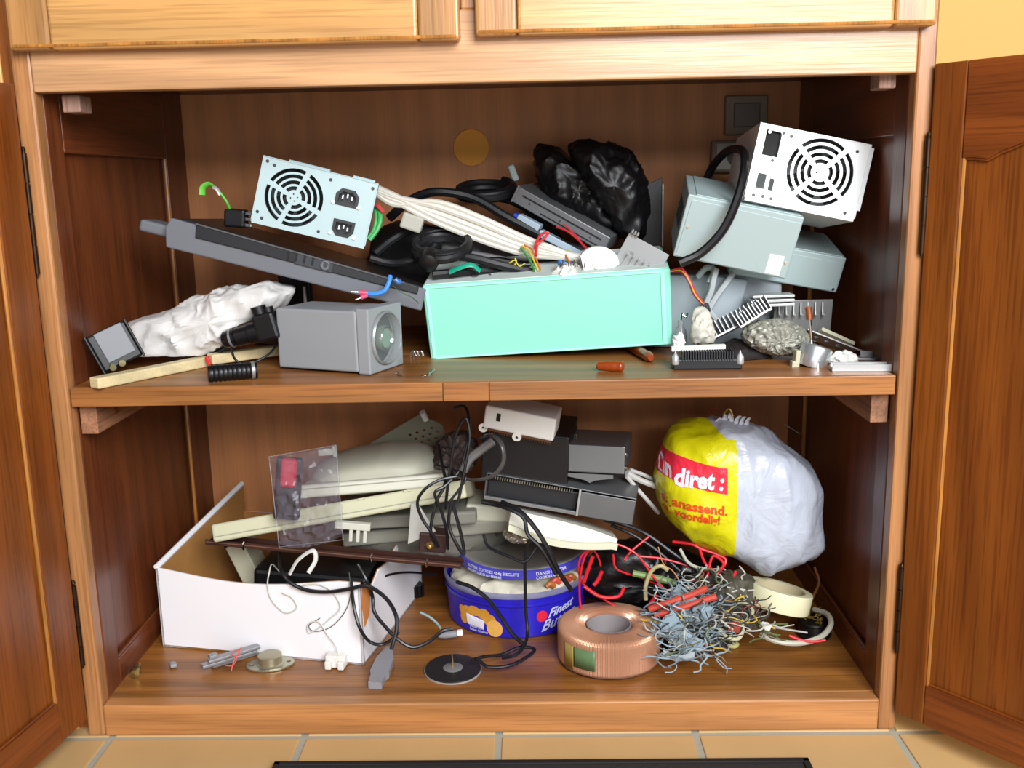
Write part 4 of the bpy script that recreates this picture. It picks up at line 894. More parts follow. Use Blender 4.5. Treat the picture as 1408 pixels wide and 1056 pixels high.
MB().box((0, -.0008, .004), (l*.97, .002, .001)).build('seam', cr3, t)
b, c = blob([(432, 672), (428, 655), (440, 634), (480, 622), (530, 614), (575, 614), (600, 622), (606, 640), (598, 655), (560, 664), (500, 670)], .27, .07, .0006, 10, 72, 30, .45, 1)
tag(b.build('rounded_cover', mat('cover_cream', '#b9b8a6', .5), smooth=True), 'domed dull cream cover lying behind the clear bag', 'cover')
pp = thing('perforated_plate', 'olive-grey perforated plate sloping up behind the domed cover', 'plate', axes(W(535, 606, .34), W(600, 580, .34)-W(470, 622, .34), Vector((0, 1, .35))))
hl = [circle(.040+.012*(i % 4)+(.006 if i//4 % 2 else 0)-.006, -.022+.010*(i//4), .0024, 10) for i in range(12)]
MB().plate([(-.075, -.035), (.085, -.035), (.088, -.002), (.060, .028), (-.075, -.006)], hl, .003).build('plate', mat('olive_grey', '#827e6a', .5), pp, bev=.0006)
MB().cyl((.068, -.004, .018), (.068, -.006, .034), .005, n=14).build('white_peg', whitep, pp, smooth=True)
tag(MB().box((0, 0, 0), (.022, .012, .010), axes(W(448, 621, .26), Vector((1, 0, .1)), Vector((0, 1, 0)))).box((0, 0, 0), (.006, .01, .018), axes(W(460, 620, .26), Vector((1, 0, .1)), Vector((0, 1, 0)))).build('pale_clip', mat('pclip', '#c6c6ba', .5), bev=.002), 'small pale clip on the left rim of the domed cover', 'clip')
# darker clutter plates under the cream casing
t, l = slab('grey_plate', 'dull grey plastic plate beneath the cream casings', (455, 722), (655, 712), .22, .22, .12, .020, mat('gp', '#807e74', .5))
t, l = slab('grey_plate', 'lower dull grey plastic plate reaching towards the blue tub lid', (470, 744), (700, 722), .25, .24, .11, .022, mat('gp2', '#8d8b7e', .5))
s = thing('toothed_clip', 'pale toothed plastic clip hanging under the cream casing', 'clip', axes(W(485, 730, .16), Vector((1, 0, -.1)), Vector((0, 1, 0))))
MB().box((0, 0, .008), (.05, .01, .010)).build('bar', mat('tc', '#c9c8ba', .4), s, bev=.001)
for i in range(3): MB().box((-.002+i*.010, 0, -.005), (.005, .008, .020)).build('tooth', mat('tc', '#c9c8ba', .4), s, bev=.001)
t = thing('grey_triangle', 'grey angled plastic flap under the cable tangle', 'flap', axes(W(572, 718, .16), Vector((1, 0, .3)), Vector((0, 1, 0))))
MB().plate([(-.022, -.028), (.022, -.022), (.012, .022), (.002, .028)], [], .004).build('flap', mat('tri', '#b4b3ac', .45), t, bev=.001)
b, c = blob([(470, 745), (480, 712), (560, 700), (640, 700), (700, 715), (700, 745), (640, 760), (520, 757)], .30, .05, .006, 40, 64, 22, .6, 9)
tag(b.build('clutter_heap', mat('clutter', '#6a675e', .6, bump=.6, bscale=60), smooth=True), 'heap of grey odds and ends packed behind the plates', 'heap', kind='stuff')

# clear plastic bag with a red item
fm = mat('clear_film', '#8a8590', .16, alpha=.17, spec=.5)
cbg = thing('clear_bag', 'clear plastic pouch holding a red and black item, hanging over the cream casings', 'bag', Matrix.Translation(W(420, 690, .13)))
inv = cbg.matrix_world.inverted(); vs = []; fs = []; nu, nv = 24, 32
cor = [Vector(W(370, 628, .150)), Vector(W(462, 612, .150)), Vector(W(472, 742, .125)), Vector(W(384, 752, .125))]
for j in range(nv+1):
    for i in range(nu+1):
        u, v = i/nu, j/nv; p = cor[0].lerp(cor[1], u).lerp(cor[3].lerp(cor[2], u), v)
        q_ = noise.noise(p*32)*.014+abs(noise.noise(p*75))*.006*(1+3*v); p = p+Vector((0, -math.sin(math.pi*u)*.008+q_, -.004*math.sin(math.pi*u)*v)); vs.append(inv @ p)
for j in range(nv):
    for i in range(nu): a = j*(nu+1)+i; fs.append((a, a+1, a+nu+2, a+nu+1))
o = MB().add(vs, fs).build('film', fm, cbg, smooth=True); sd = o.modifiers.new('solid', 'SOLIDIFY'); sd.thickness = .0003
s = MB().tube([inv @ (cor[i % 4]+Vector((0, -.0005, 0))) for i in range(5)], .0008, 6); s.build('seam', mat('seamw', '#c8c8d2', .3, alpha=.2), cbg)
rd = thing('red_lighter', 'glossy red and black oblong item inside the clear pouch', 'item', axes(W(397, 650, .150), Vector((1, .1, -.12)), Vector((0, 1, 0))))
MB().box((0, 0, 0), (.023, .012, .042)).build('red_part', mat('red_gloss', '#c82840', .3), rd, bev=.005, seg=3)
MB().box((.0, .004, -.024), (.036, .014, .090)).build('black_part', mat('blk_in', '#2b2226', .5), rd, bev=.004)

# black cable tangle hanging in the middle
tg = [
 ('tall thin black cable loop rising to the shelf underside', [(612, 700, .13), (618, 650, .13), (626, 600, .135), (640, 575, .14), (646, 600, .135), (640, 640, .13), (630, 690, .125)], .0022),
 ('black cable falling from the perforated plate', [(603, 612, .20), (608, 640, .16), (612, 665, .14), (600, 690, .13), (592, 730, .125), (600, 752, .13)], .0024),
 ('black cable loop at the left of the hanging tangle', [(628, 655, .13), (605, 660, .125), (585, 672, .12), (574, 690, .12), (580, 712, .12), (595, 735, .12), (603, 752, .13)], .0022),
 ('black cable crossing the cream casing', [(632, 648, .14), (612, 668, .125), (598, 678, .12), (606, 700, .12), (614, 730, .12), (616, 755, .13)], .0022),
 ('narrow black cable loop hanging over the tub lid', [(620, 690, .12), (617, 720, .115), (626, 745, .11), (638, 762, .11), (634, 735, .112), (626, 705, .115), (622, 690, .12)], .0024),
 ('thin black strand knotted in the tangle', [(600, 640, .18), (620, 645, .15), (640, 655, .13), (632, 672, .125), (618, 690, .12)], .0018),
 ('thin black strand bent beside the cable loop', [(625, 560, .19), (640, 560, .17), (646, 585, .15), (642, 612, .14), (635, 640, .135)], .002)]
for lb, pts, r in tg: cable('black_cable', pts, r, bc, lb, 'cable', 'hanging black cable tangle')
cable('clear_band', [(630, 655, .15), (650, 660, .13), (676, 655, .12), (692, 636, .12), (690, 612, .125), (676, 598, .14), (660, 602, .17)], .0018, mat('band', '#4a4846', .25, alpha=.8), 'translucent grey ring strap beside the black drive bay', 'strap', flat=1.8)
cable('grey_hose', [(636, 648, .17), (645, 632, .175), (662, 618, .18), (678, 606, .185)], .0065, mat('hose', '#6e6a68', .5), 'short fat grey hose behind the ring strap', 'hose')
b, c = blob([(598, 640), (600, 612), (615, 598), (640, 596), (655, 612), (652, 640), (632, 655), (610, 655)], .26, .035, .010, 60, 64, 24, .7, 14)
tag(b.build('wire_clump', mat('clump2', '#4a3f3a', .55, bump=.8), smooth=True), 'dark wire clump behind the hanging cables', 'wire clump', kind='stuff')

# white module with black window
wm = thing('white_module', 'white plastic module with a black slot and pins, tilted right under the shelf', 'module', fr((.5497, .200, .3290), (6, 10.5, -8.75)))
MB().box((0, 0, 0), (.101, .058, .0335)).build('casing', mat('module_white', '#e9e9e4', .45), wm, bev=.003, seg=3)
MB().box((-.030, -.0292, .003), (.0058, .001, .0115)).build('slot', mat('slotd', '#101012', .4), wm)
MB().plate(circle(-.0005, -.020, .0065, 24)+[], [circle(-.0005, -.021, .0022, 12)], .003, Matrix.Translation((0, -.030, 0))).build('mounting_tab', whitep, wm)
MB().plate(circle(-.050, -.018, .0065, 24), [circle(-.050, -.018, .002, 12)], .003, Matrix.Translation((0, -.027, 0))).build('mounting_tab', whitep, wm)
s = MB(); rr = random.Random(4)
for i in range(26): x = -.044+i*.0036; s.box((x, -.022, -.020), (.0012, .006, .007)); 
s.box((0, -.012, -.0185), (.095, .03, .003)); s.build('pin_board', mat('pinboard', '#6e4a34', .4, .4), wm)
# black drive bay + silver boxes
db = thing('drive_bay', 'black open drive bay behind the silver box', 'drive', fr((.560, .262, .268), (0, 3, -8)))
MB().box((0, 0, 0), (.125, .13, .072)).build('shell', mat('bay_black', '#141012', .45), db, bev=.002)
MB().box((0, -.066, .033), (.12, .002, .003)).build('front_lip', blackp, db)
du = thing('metal_drive', 'upper silver-grey metal box with a dent, right of the black bay', 'drive', fr((.6428, .2497, .2650), (-3.66, .81, -10.5)))
dm = mat('drive_alu', '#808284', .4, .65, var=.12, vscale=18)
MB().box((0, 0, 0), (.1217, .12, .0395)).build('casing', dm, du, bev=.0016)
MB().box((-.0185, -.0604, 0), (.0008, .001, .038)).build('fold_line', darkm, du)
s = MB(); [s.lathe([(0, 0), (.0035, 0), (.004, .003), (0, .005)], 12, Matrix.Translation((.061, -.052, z)) @ Matrix.Rotation(math.pi/2, 4, 'Y')) for z in (-.012, .008)]; s.build('screw', chrome, du, smooth=True)
MB().plate([(-.02, -.022), (.045, -.022), (.045, -.027), (.02, -.031), (.012, -.035), (.004, -.031), (-.02, -.027)], [], .002, Matrix.Translation((0, -.058, 0))).build('mounting_lug', dm, du)
s = MB(); rr = random.Random(9); [s.cyl((-.04+i*.004, -.03, .0195), (-.04+i*.004+rr.uniform(-.001, .001), -.03, .029), .0008, n=6) for i in range(8)]; s.build('pins', chrome, du)
dl = thing('metal_drive', 'lower long silver-grey metal drive with an open front and row of pins', 'drive', fr((.6085, .2435, .2135), (1.36, 8.3, -8.85)))
l, dd_, hh = .216, .12, .040
b_ = MB(); b_.span((-l/2, -dd_/2, hh/2-.0015), (l/2, dd_/2, hh/2)); b_.span((-l/2, -dd_/2, -hh/2), (l/2, dd_/2, -hh/2+.0015)); b_.span((-l/2, -dd_/2, -hh/2), (-l/2+.0015, dd_/2, hh/2)); b_.span((l/2-.0015, -dd_/2, -hh/2), (l/2, dd_/2, hh/2)); b_.span((-l/2, dd_/2-.002, -hh/2), (l/2, dd_/2, hh/2))
b_.span((.030, -dd_/2, -hh/2), (l/2, -dd_/2+.002, hh/2-.004)); b_.build('casing', dm, dl, bev=.0005)
MB().span((-l/2+.002, -dd_/2+.012, -hh/2+.002), (.026, dd_/2-.004, hh/2-.010)).build('inner_block', mat('inner_dark', '#2a2a2c', .45), dl, bev=.002)
MB().box((.0285, -dd_/2-.001, 0), (.003, .006, hh)).build('bright_post', alu_b, dl, bev=.0005)
MB().box((-.04, -dd_/2-.0005, -hh/2+.003), (.135, .003, .005)).build('front_lip', alu, dl, bev=.0005)
s = MB(); [s.box((-.095+i*.0036, -dd_/2+.006, .0135), (.0012, .008, .004)) for i in range(32)]; s.build('pins', mat('pin_gold', '#a8a490', .3, .7), dl)
# pale cables right of the drives
for i, pts in enumerate(([(862, 650, .22), (880, 660, .23), (900, 668, .24), (915, 676, .26)], [(862, 655, .22), (876, 672, .23), (892, 690, .24), (905, 705, .26)], [(866, 646, .23), (885, 653, .24), (903, 662, .26)])):
    cable('white_cable', pts, [.0045, .0032, .003][i], mat('wc', '#c8c6c2', .4), ['thick white cable between the metal drive and the shopping bag', 'lower white cable slanting down behind the shopping bag', 'thin upper white cable touching the shopping bag'][i], 'cable', 'white cables beside the drives')

# cream handset
hs = thing('cream_handset', 'smooth curved cream plastic cover lying under the silver drive', 'cover', axes(W(775, 728, .17), W(850, 738, .17)-W(705, 712, .17), Vector((0, 1, -.2))))
n = 20; top = []; bot = []
for i in range(n+1):
    u = i/n; x = -.078+.156*u; top.append((x, .014-.004*u-.010*u**3)); bot.append((x, -.004-.010*math.sin(math.pi*min(1, u*1.05))**1.0 - .002))
MB().plate(top+bot[::-1], [], .07).build('shell', mat('handset', '#e4e2d4', .35), hs, bev=.004, seg=3)
MB().plate([(x, z+.001) for x, z in bot]+[(x, z-.008) for x, z in bot[::-1]], [], .06, Matrix.Translation((0, -.012, 0))).build('lower_shell', mat('handset2', '#c9c8ae', .4), hs, bev=.002)
s, l = slab('grey_plate', 'pale greenish tray edge behind the cream cover', (640, 705), (720, 710), .24, .24, .08, .026, mat('gp3', '#bdbca8', .5))
b, c = blob([(690, 735), (698, 727), (715, 725), (732, 730), (738, 740), (725, 747), (702, 745)], .19, .012, .003, 120, 40, 18, .8, 3)
tag(b.build('foil_scrap', mat('chr2', '#c8c8be', .2, .8), smooth=True), 'shiny crumpled foil scrap on the tub lid', 'foil')
for lb, pts, r in (('twin black cable coming down over the tub to the bottom board', [(690, 690, .16), (715, 703, .14), (735, 725, .13), (752, 752, .125), (768, 785, .125), (786, 812, .13)], .0034),
   ('black cable running from the drive across the cream cover', [(662, 690, .16), (680, 694, .155), (700, 700, .14), (720, 712, .135), (726, 735, .13), (745, 755, .125), (765, 790, .125)], .003),
   ('thin black cable hanging straight down over the blue tub', [(728, 742, .13), (722, 765, .135), (722, 800, .14), (723, 840, .14), (725, 868, .13), (722, 885, .11), (710, 900, .09), (690, 905, .09)], .0024),
   ('black cable looping on the board before the tub', [(655, 905, .08), (672, 917, .07), (700, 915, .075), (722, 905, .09), (735, 893, .11), (715, 890, .115), (690, 900, .105), (665, 903, .09), (648, 908, .08)], .0024),
   ('black cable crossing the left half of the tub', [(628, 800, .17), (650, 808, .155), (672, 825, .145), (690, 850, .13), (705, 872, .12), (722, 888, .11)], .0030),
   ('black cable draped over the tub lid', [(665, 735, .16), (672, 752, .15), (700, 765, .14), (722, 772, .135), (740, 750, .14)], .0022),
   ('dark cable arching towards the red wires', [(830, 715, .22), (860, 722, .22), (890, 735, .21), (925, 760, .2), (960, 785, .19)], .003),
   ('second dark cable arching towards the red wires', [(840, 722, .23), (870, 735, .22), (905, 758, .21), (935, 785, .2)], .0026)):
    cable('black_cable', pts, r, bc, lb, 'cable', 'black cables around the blue tub')

# blue food tub
tc = Vector((.5345, .282, .0008)); Rb = .1065
tb = thing('blue_tub', 'round blue plastic biscuit tub with cookie picture, stuffed with white material', 'tub', Matrix.Translation(tc))
blue = mat('tub_blue', '#2a22b4', .3); 
MB().lathe([(0, .002), (Rb-.008, .002), (Rb-.004, 0), (Rb-.001, .003), (Rb+.002, .050), (Rb+.004, .064), (Rb+.002, .064), (Rb, .050), (Rb-.003, .004), (0, .004)], 80).build('body', blue, tb, smooth=True)
MB().lathe([(Rb+.0045, .064), (Rb+.0055, .066), (Rb+.0055, .070), (Rb+.002, .072), (Rb+.001, .068), (Rb+.002, .064)], 80, closed=True).build('rim', mat('tubrim', '#8f8fb0', .2, alpha=.7), tb, smooth=True)
MB().lathe([(Rb+.0025, .0502), (Rb+.0042, .052), (Rb+.0044, .056), (Rb+.0035, .0565)], 80).build('shoulder', blue, tb, smooth=True)
def cylmap(vs, ang0, z0, eps, rr_=Rb): # ang0 measured from -y direction, positive to the right
    out = []
    for x, y, *_ in vs:
        z = z0+y; r_ = rr_-.001+(z/.05)*.003+eps; a = ang0+x/r_-math.pi/2; out.append((r_*math.cos(a), r_*math.sin(a), z))
    return out
def decal(name, polys, ang0, z0, eps, mm, dx=.003):
    m_ = MB()
    for P in polys:
        n_ = len(P); cx0 = sum(p[0] for p in P)/n_; cy0 = sum(p[1] for p in P)/n_
        rings = [[(cx0+(p[0]-cx0)*f, cy0+(p[1]-cy0)*f) for p in P] for f in (1, .75, .5, .25)]
        vs = [q for r_ in rings for q in r_]+[(cx0, cy0)]; fs = []
        for k in range(3):
            for i in range(n_): j = (i+1) % n_; fs.append((k*n_+i, k*n_+j, (k+1)*n_+j, (k+1)*n_+i))
        for i in range(n_): fs.append((3*n_+i, 3*n_+(i+1) % n_, 4*n_))
        m_.add(cylmap(vs, ang0, z0, eps), fs)
    return m_.build(name, mm, tb)
def ell(cx, cy, rx, ry, n=20): return [(cx+rx*math.cos(2*math.pi*i/n), cy+ry*math.sin(2*math.pi*i/n)) for i in range(n)]
cook = mat('cookie_print', '#d89a3a', .4, var=.3, vscale=120); cook2 = mat('cookie_light', '#eeb65a', .4, var=.15, vscale=200)
decal('cookie_print', [ell(-.034, .035, .010, .008), ell(-.020, .038, .012, .008), ell(-.004, .036, .011, .009), ell(.006, .028, .010, .010), ell(-.042, .022, .008, .010), ell(-.046, .034, .006, .007)], -.42, 0, .0006, cook)
decal('cookie_print', [ell(.013, .016, .0125, .0135)], -.42, 0, .0010, cook2)
decal('cup_print', [[(-.034, .014), (-.004, .012), (-.002, .026), (-.036, .031)]+[]], -.42, 0, .0014, mat('cup_white', '#e8e6f2', .4))
decal('red_seal', [ell(0, .034, .0085, .009)], .36, 0, .0008, mat('seal_red', '#d8263a', .4))
for txt, sz, a0, z0 in (('Finest', .019, .44, .029), ('Butter', .023, .34, .009)):
    vs, fs = text_mesh(txt, sz, .0004, .45)
    vs = [(x, y+x*.22) for x, y, _ in vs]
    MB().add(cylmap(vs, a0, z0, .0012), fs).build('tub_lettering', mat('letter', '#c9cdea', .4), tb)
for k, txt in enumerate(('Danish Style', 'Butter Cookies')):
    vs, fs = text_mesh(txt, .0052, .0001)
    MB().add(cylmap([(x, y) for x, y, _ in vs], -.70, .011-.005*k, .0012), fs).build('tub_small_print', mat('letter', '#c9cdea', .4), tb)
# stuffing
st = MB(); n = 64; m_ = 14; vs = []; fs = []
for j in range(m_+1):
    for i in range(n):
        a = 2*math.pi*i/n; r_ = (Rb-.002)*math.cos(math.pi/2*(j/m_)**1.3) if j < m_ else 0
        z = .050+.038*(j/m_)**.6; p = Vector((r_*math.cos(a), r_*math.sin(a), z)); q_ = noise.noise((p+tc)*45)*.008+noise.noise((p+tc)*110)*.004
        vs.append(p+Vector((math.cos(a)*q_ - .006*math.cos(a), math.sin(a)*q_-.006*math.sin(a), q_*.8)))
for j in range(m_):
    for i in range(n): fs.append((j*n+i, j*n+(i+1) % n, (j+1)*n+(i+1) % n, (j+1)*n+i))
o = MB().add([v+tc for v in vs], fs).build('tub_stuffing', mat('stuffing', '#d9d2be', .7, bump=.6), smooth=True); tag(o, 'crumpled off-white wadding bulging out of the blue tub', 'wadding')
rr = random.Random(12)
for i in range(5):
    p = tc+Vector((.045+.008*i, -.085+.010*i, .072+rr.uniform(-.004, .006)))
    tag(MB().tube(smooth_path([p, p+Vector((.006, .002, .004)), p+Vector((.012, .004, -.002))]), .004, 8).build('orange_wrapper', mat('ow%d' % (i % 2), ['#b86a2a', '#c84a3a'][i % 2], .4), smooth=True), ['first', 'second', 'third', 'fourth', 'fifth'][i]+' small orange-red wrapper curl from the left, right of the tub wadding', 'wrapper', 'wrapper curls in the tub')
# lid leaning on the stuffing
Ml = Matrix.Translation(tc+Vector((.012, .004, .098))) @ Euler((R(3), R(-1), 0)).to_matrix().to_4x4()
ld = thing('round_cover', 'translucent grey round lid with a blue printed rim, resting on the tub wadding', 'lid', Ml)
MB().lathe([(0, .008), (.085, .008), (.088, .010), (.096, .010), (.098, .008), (.098, .0065), (.085, .0065), (0, .0065)], 80).build('lid_top', mat('lid_grey', '#8f8c84', .25, alpha=.85), ld, smooth=True)
MB().lathe([(.0982, .0095), (.1005, .008), (.1015, -.004), (.0995, -.004), (.0982, .006)], 80).build('rim_band', mat('rim_blue', '#4a46b8', .3), ld, smooth=True)
for k, (txt, a0, z0, sz) in enumerate((('BUTTER COOKIES 454g BISCUITS', -.95, .0030, .0062), ('BISCUITS SABLES AU BEURRE', -.95, -.0030, .0050), ('DANISH BUTTER', .18, .0028, .0066), ('COOKIES 454g', .18, -.0032, .0058))):
    vs, fs = text_mesh(txt, sz, .0001)
    out = []
    for x, y, _ in vs:
        z = z0+y-.001; r_ = .1005+(.008-z)/.012*.001+.0007; a = a0+x/r_-math.pi/2; out.append((r_*math.cos(a), r_*math.sin(a), z))
    MB().add(out, fs).build('rim_lettering', mat('rimletter', '#dfe0f4', .4), ld)

# round disc with spindle
p = onf(623, 922, 0)
dc = thing('spindle_disc', 'dark flat disc with a metal hub and pin, lying before the tub', 'disc', fr((p.x, p.y, .0008), (2, 0, 0)))
MB().lathe([(0, .001), (.038, 0), (.0385, .002), (.038, .0035), (.034, .004), (.014, .004), (0, .004)], 56).build('disc', mat('disc_dark', '#2e2a2c', .35, .3), dc, smooth=True)
MB().lathe([(.0382, -.0005), (.0395, .0002), (.0392, .0022), (.0382, .0022)], 56, closed=True).build('edge_ring', mat('edge_pale', '#9a938e', .4), dc, smooth=True)
MB().lathe([(0, .0065), (.006, .0062), (.011, .0055), (.0135, .004), (.010, .0035)], 32).build('hub', alu, dc, smooth=True)
MB().tube([(0, 0, .006), (0, 0, .008), (-.0005, 0, .024)], [.0035, .0012, .0008], 10).build('pin', mat('pinbrass', '#b8a070', .3, .8), dc, smooth=True)

# copper toroid
tt = Vector((.6650, .1225, .0008)); Ro, Ri, Ht = .0715, .0305, .055
tor = thing('toroidal_transformer', 'large round copper-wound transformer ring with a green label', 'transformer', Matrix.Translation(tt))
prof = []
rc = .016
def rrp():
    P = []
    for (cx, cz, r_, a0, a1) in ((Ro-rc*.55, Ht-rc*.7, rc*.55, 0, 90), (Ri+rc, Ht-rc, rc, 90, 180), (Ri+rc*.7, rc*.7, rc*.7, 180, 270), (Ro-rc*.4, rc*.4, rc*.4, 270, 360)):
        for i in range(6): a = R(a0+(a1-a0)*i/5); P.append((cx+r_*math.cos(a), cz+r_*math.sin(a)))
    return P
PR = rrp(); n = 800; vs = []; fs = []; m_ = len(PR); cr_ = (Ro+Ri)/2
for k in range(n):
    a = 2*math.pi*k/n; rid = .5+.5*math.cos(k*math.pi/2)
    for (r_, z) in PR:
        dx, dz = r_-cr_, z-Ht/2; l_ = math.hypot(dx, dz); e = .0007*(rid-1)
        vs.append(((r_+dx/l_*e)*math.cos(a), (r_+dx/l_*e)*math.sin(a), max(0, z+dz/l_*e)))
for k in range(n):
    for j in range(m_): fs.append((k*m_+j, ((k+1) % n)*m_+j, ((k+1) % n)*m_+(j+1) % m_, k*m_+(j+1) % m_))
wnd = mat('winding', '#c08e70', .36, .35, coat=.3)
MB().add(vs, fs).build('winding', wnd, tor)
MB().lathe([(Ri+.0005, .004), (Ri+.0005, Ht-.006), (Ri-.001, Ht-.006), (Ri-.001, .004)], 48, closed=True).build('inner_sleeve', mat('sleeve_g', '#a8a0a0', .4, .3), tor, smooth=True)
def torpatch(a0, a1, z0, z1, eps, name, mm):
    vs = []; fs = []; k = 12
    for i in range(k+1):
        a = a0+(a1-a0)*i/k-math.pi/2; vs += [((Ro+eps)*math.cos(a), (Ro+eps)*math.sin(a), z0), ((Ro+eps)*math.cos(a), (Ro+eps)*math.sin(a), z1)]
    for i in range(k): fs.append((i*2, i*2+2, i*2+3, i*2+1))
    o = MB().add(vs, fs).build(name, mm, tor, smooth=True); o.modifiers.new('s', 'SOLIDIFY').thickness = .0005
torpatch(-.78, -.33, .012, .040, .0012, 'green_label', mat('label_green', '#5f7a52', .5, var=.2, vscale=200))
torpatch(-1.05, -.80, .006, .040, .0009, 'yellow_tape', mat('tape_y', '#a8924a', .4, alpha=.9))
torpatch(-1.2, 1.5, .003, .0045, .0010, 'cord_ring', mat('cordr', '#6a4636', .7))

# red wires and tangle
heapm = mat('heap_dark', '#151313', .6, bump=.5)
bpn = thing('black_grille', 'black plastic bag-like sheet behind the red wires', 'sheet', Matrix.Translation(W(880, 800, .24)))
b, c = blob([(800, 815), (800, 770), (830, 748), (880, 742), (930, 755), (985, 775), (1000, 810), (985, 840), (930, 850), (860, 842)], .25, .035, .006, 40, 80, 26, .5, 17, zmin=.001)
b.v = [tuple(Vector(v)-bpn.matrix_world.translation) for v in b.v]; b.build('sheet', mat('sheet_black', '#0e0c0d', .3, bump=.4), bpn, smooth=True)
redw = mat('red_wire', '#d0202c', .35); redd = mat('red_wire_dull', '#c24a3a', .5)
reds = [([(852, 838, .17), (822, 818, .17), (800, 800, .17), (797, 770, .17), (815, 752, .17), (845, 748, .17), (875, 762, .165), (900, 795, .16), (925, 822, .155)], .0016, 'large red wire loop beside the tub'),
 ([(800, 845, .16), (797, 820, .165), (798, 790, .165), (806, 762, .168), (822, 750, .168)], .0016, 'red wire rising from the copper ring towards the lid'),
 ([(803, 806, .16), (825, 820, .158), (850, 820, .158), (858, 808, .16)], .0026, 'short thick red wire hooking above the copper ring'),
 ([(843, 762, .19), (846, 780, .185), (860, 788, .18), (885, 795, .175), (915, 810, .17), (945, 830, .16)], .0015, 'red wire crossing the black sheet'),
 ([(880, 765, .2), (910, 768, .2), (945, 778, .195), (975, 792, .19)], .0017, 'red wire running right under the shopping bag'),
 ([(925, 745, .21), (950, 748, .2), (965, 755, .195), (985, 762, .19), (998, 770, .185), (990, 785, .18), (975, 800, .175)], .0022, 'red wire bundle strand bending below the shopping bag'),
 ([(962, 755, .19), (970, 775, .18), (985, 785, .175), (995, 775, .175), (980, 765, .18), (972, 795, .17)], .0020, 'curled red wire strand below the yellow print'),
 ([(1012, 785, .16), (1005, 800, .155), (995, 815, .15)], .0022, 'short straight red wire above the ribbon cable'),
 ([(858, 770, .18), (870, 756, .19), (892, 738, .2)], .0016, 'red wire sloping up to the dark cables'),
 ([(815, 765, .165), (808, 785, .165), (803, 800, .165)], .0028, 'stout red wire at the left of the loop'),
 ([(828, 785, .18), (822, 798, .178), (816, 805, .175)], .0028, 'stout short red wire inside the loop'),
 ([(903, 818, .16), (896, 828, .155), (890, 836, .15)], .003, 'stubby red wire end above the copper ring right side'),
 ([(812, 750, .17), (822, 765, .175), (826, 778, .178)], .0014, 'thin red wire inside the loop top'),
 ([(940, 870, .09), (955, 880, .085), (970, 900, .08)], .0013, 'thin red wire low in the ribbon heap'),
 ([(955, 845, .12), (968, 862, .10), (975, 880, .09), (960, 890, .085), (950, 888, .085)], .0013, 'red wire curled low right in the ribbon heap')]
for pts, r, lb in reds: cable('red_wire', pts, r, redw, lb, 'wire', 'red wires')
for i, pts in enumerate(([(893, 838, .125), (920, 828, .12), (950, 818, .118), (972, 808, .115)], [(900, 846, .12), (930, 838, .115), (960, 828, .112), (985, 820, .11)])):
    cable('twisted_red_wire', pts, .0046, redd, ['upper thick twisted orange-red wire lying over the ribbon cable', 'lower thick twisted orange-red wire lying over the ribbon cable'][i], 'wire', 'twisted orange-red pair')
# ribbon-cable heap: base mound + many strands as stuff, plus picked-out wires
b, c = blob([(905, 903), (906, 870), (920, 830), (950, 800), (985, 790), (1015, 800), (1030, 830), (1022, 865), (1000, 875), (970, 900), (930, 908)], .175, .05, .007, 60, 90, 30, .6, 27, zmin=.001)
tag(b.build('ribbon_heap', mat('rheap', '#34322f', .6, bump=.9, bscale=90), smooth=True), 'mound of grey ribbon cable and scrap wire right of the copper ring', 'wire heap', kind='stuff')
b, c = blob([(985, 800), (1005, 785), (1030, 790), (1045, 815), (1040, 845), (1020, 868), (995, 868), (980, 835)], .165, .03, .007, 60, 60, 24, .6, 51, zmin=.001)
tag(b.build('scrap_mound', mat('scrap_olive', '#4a4638', .6, bump=.9, bscale=90), smooth=True), 'dull olive-brown mound of scrap wire between the ribbon cable and the tape roll', 'wire heap', kind='stuff')
rr = random.Random(77); cols = [('#8fa2ac', 60), ('#6c787e', 90), ('#b8b4a8', 60), ('#3a3a34', 70), ('#c8a83a', 12), ('#5a6a40', 9), ('#8a3a34', 8), ('#6a5a3a', 12)]
for cl, cnt in cols:
    s = MB()
    for i in range(cnt):
        x = rr.uniform(915, 1048); y = rr.uniform(795, 895) if x < 990 else rr.uniform(845, 868) if x > 1020 else rr.uniform(790, 868)
        if cl in ('#8fa2ac', '#6c787e'): x = rr.uniform(912, 985); y = rr.uniform(815, 905)
        Y = .17-(y-790)/110*.11+rr.uniform(-.012, .01); p = W(x, y, Y); P = [p]; a = rr.uniform(0, 6.28)
        for k in range(5):
            a += rr.uniform(-.9, .9); p = p+Vector((math.cos(a)*.010, rr.uniform(-.004, .004), math.sin(a)*.006)); p.z = max(.003, p.z); P.append(p)
        s.tube(smooth_path(P, 4), rr.uniform(.0006, .0013), 6)
    tag(s.build('wire_tangle', mat('wt'+cl, cl, .45), smooth=True), 'tangle of %s wire ends in the heap right of the copper ring' % {'#8fa2ac': 'pale blue-grey', '#6c787e': 'slate grey', '#b8b4a8': 'off-white', '#3a3a34': 'blackish', '#c8a83a': 'yellow', '#5a6a40': 'olive green', '#8a3a34': 'brick red', '#6a5a3a': 'brown'}[cl], 'wires', kind='stuff')
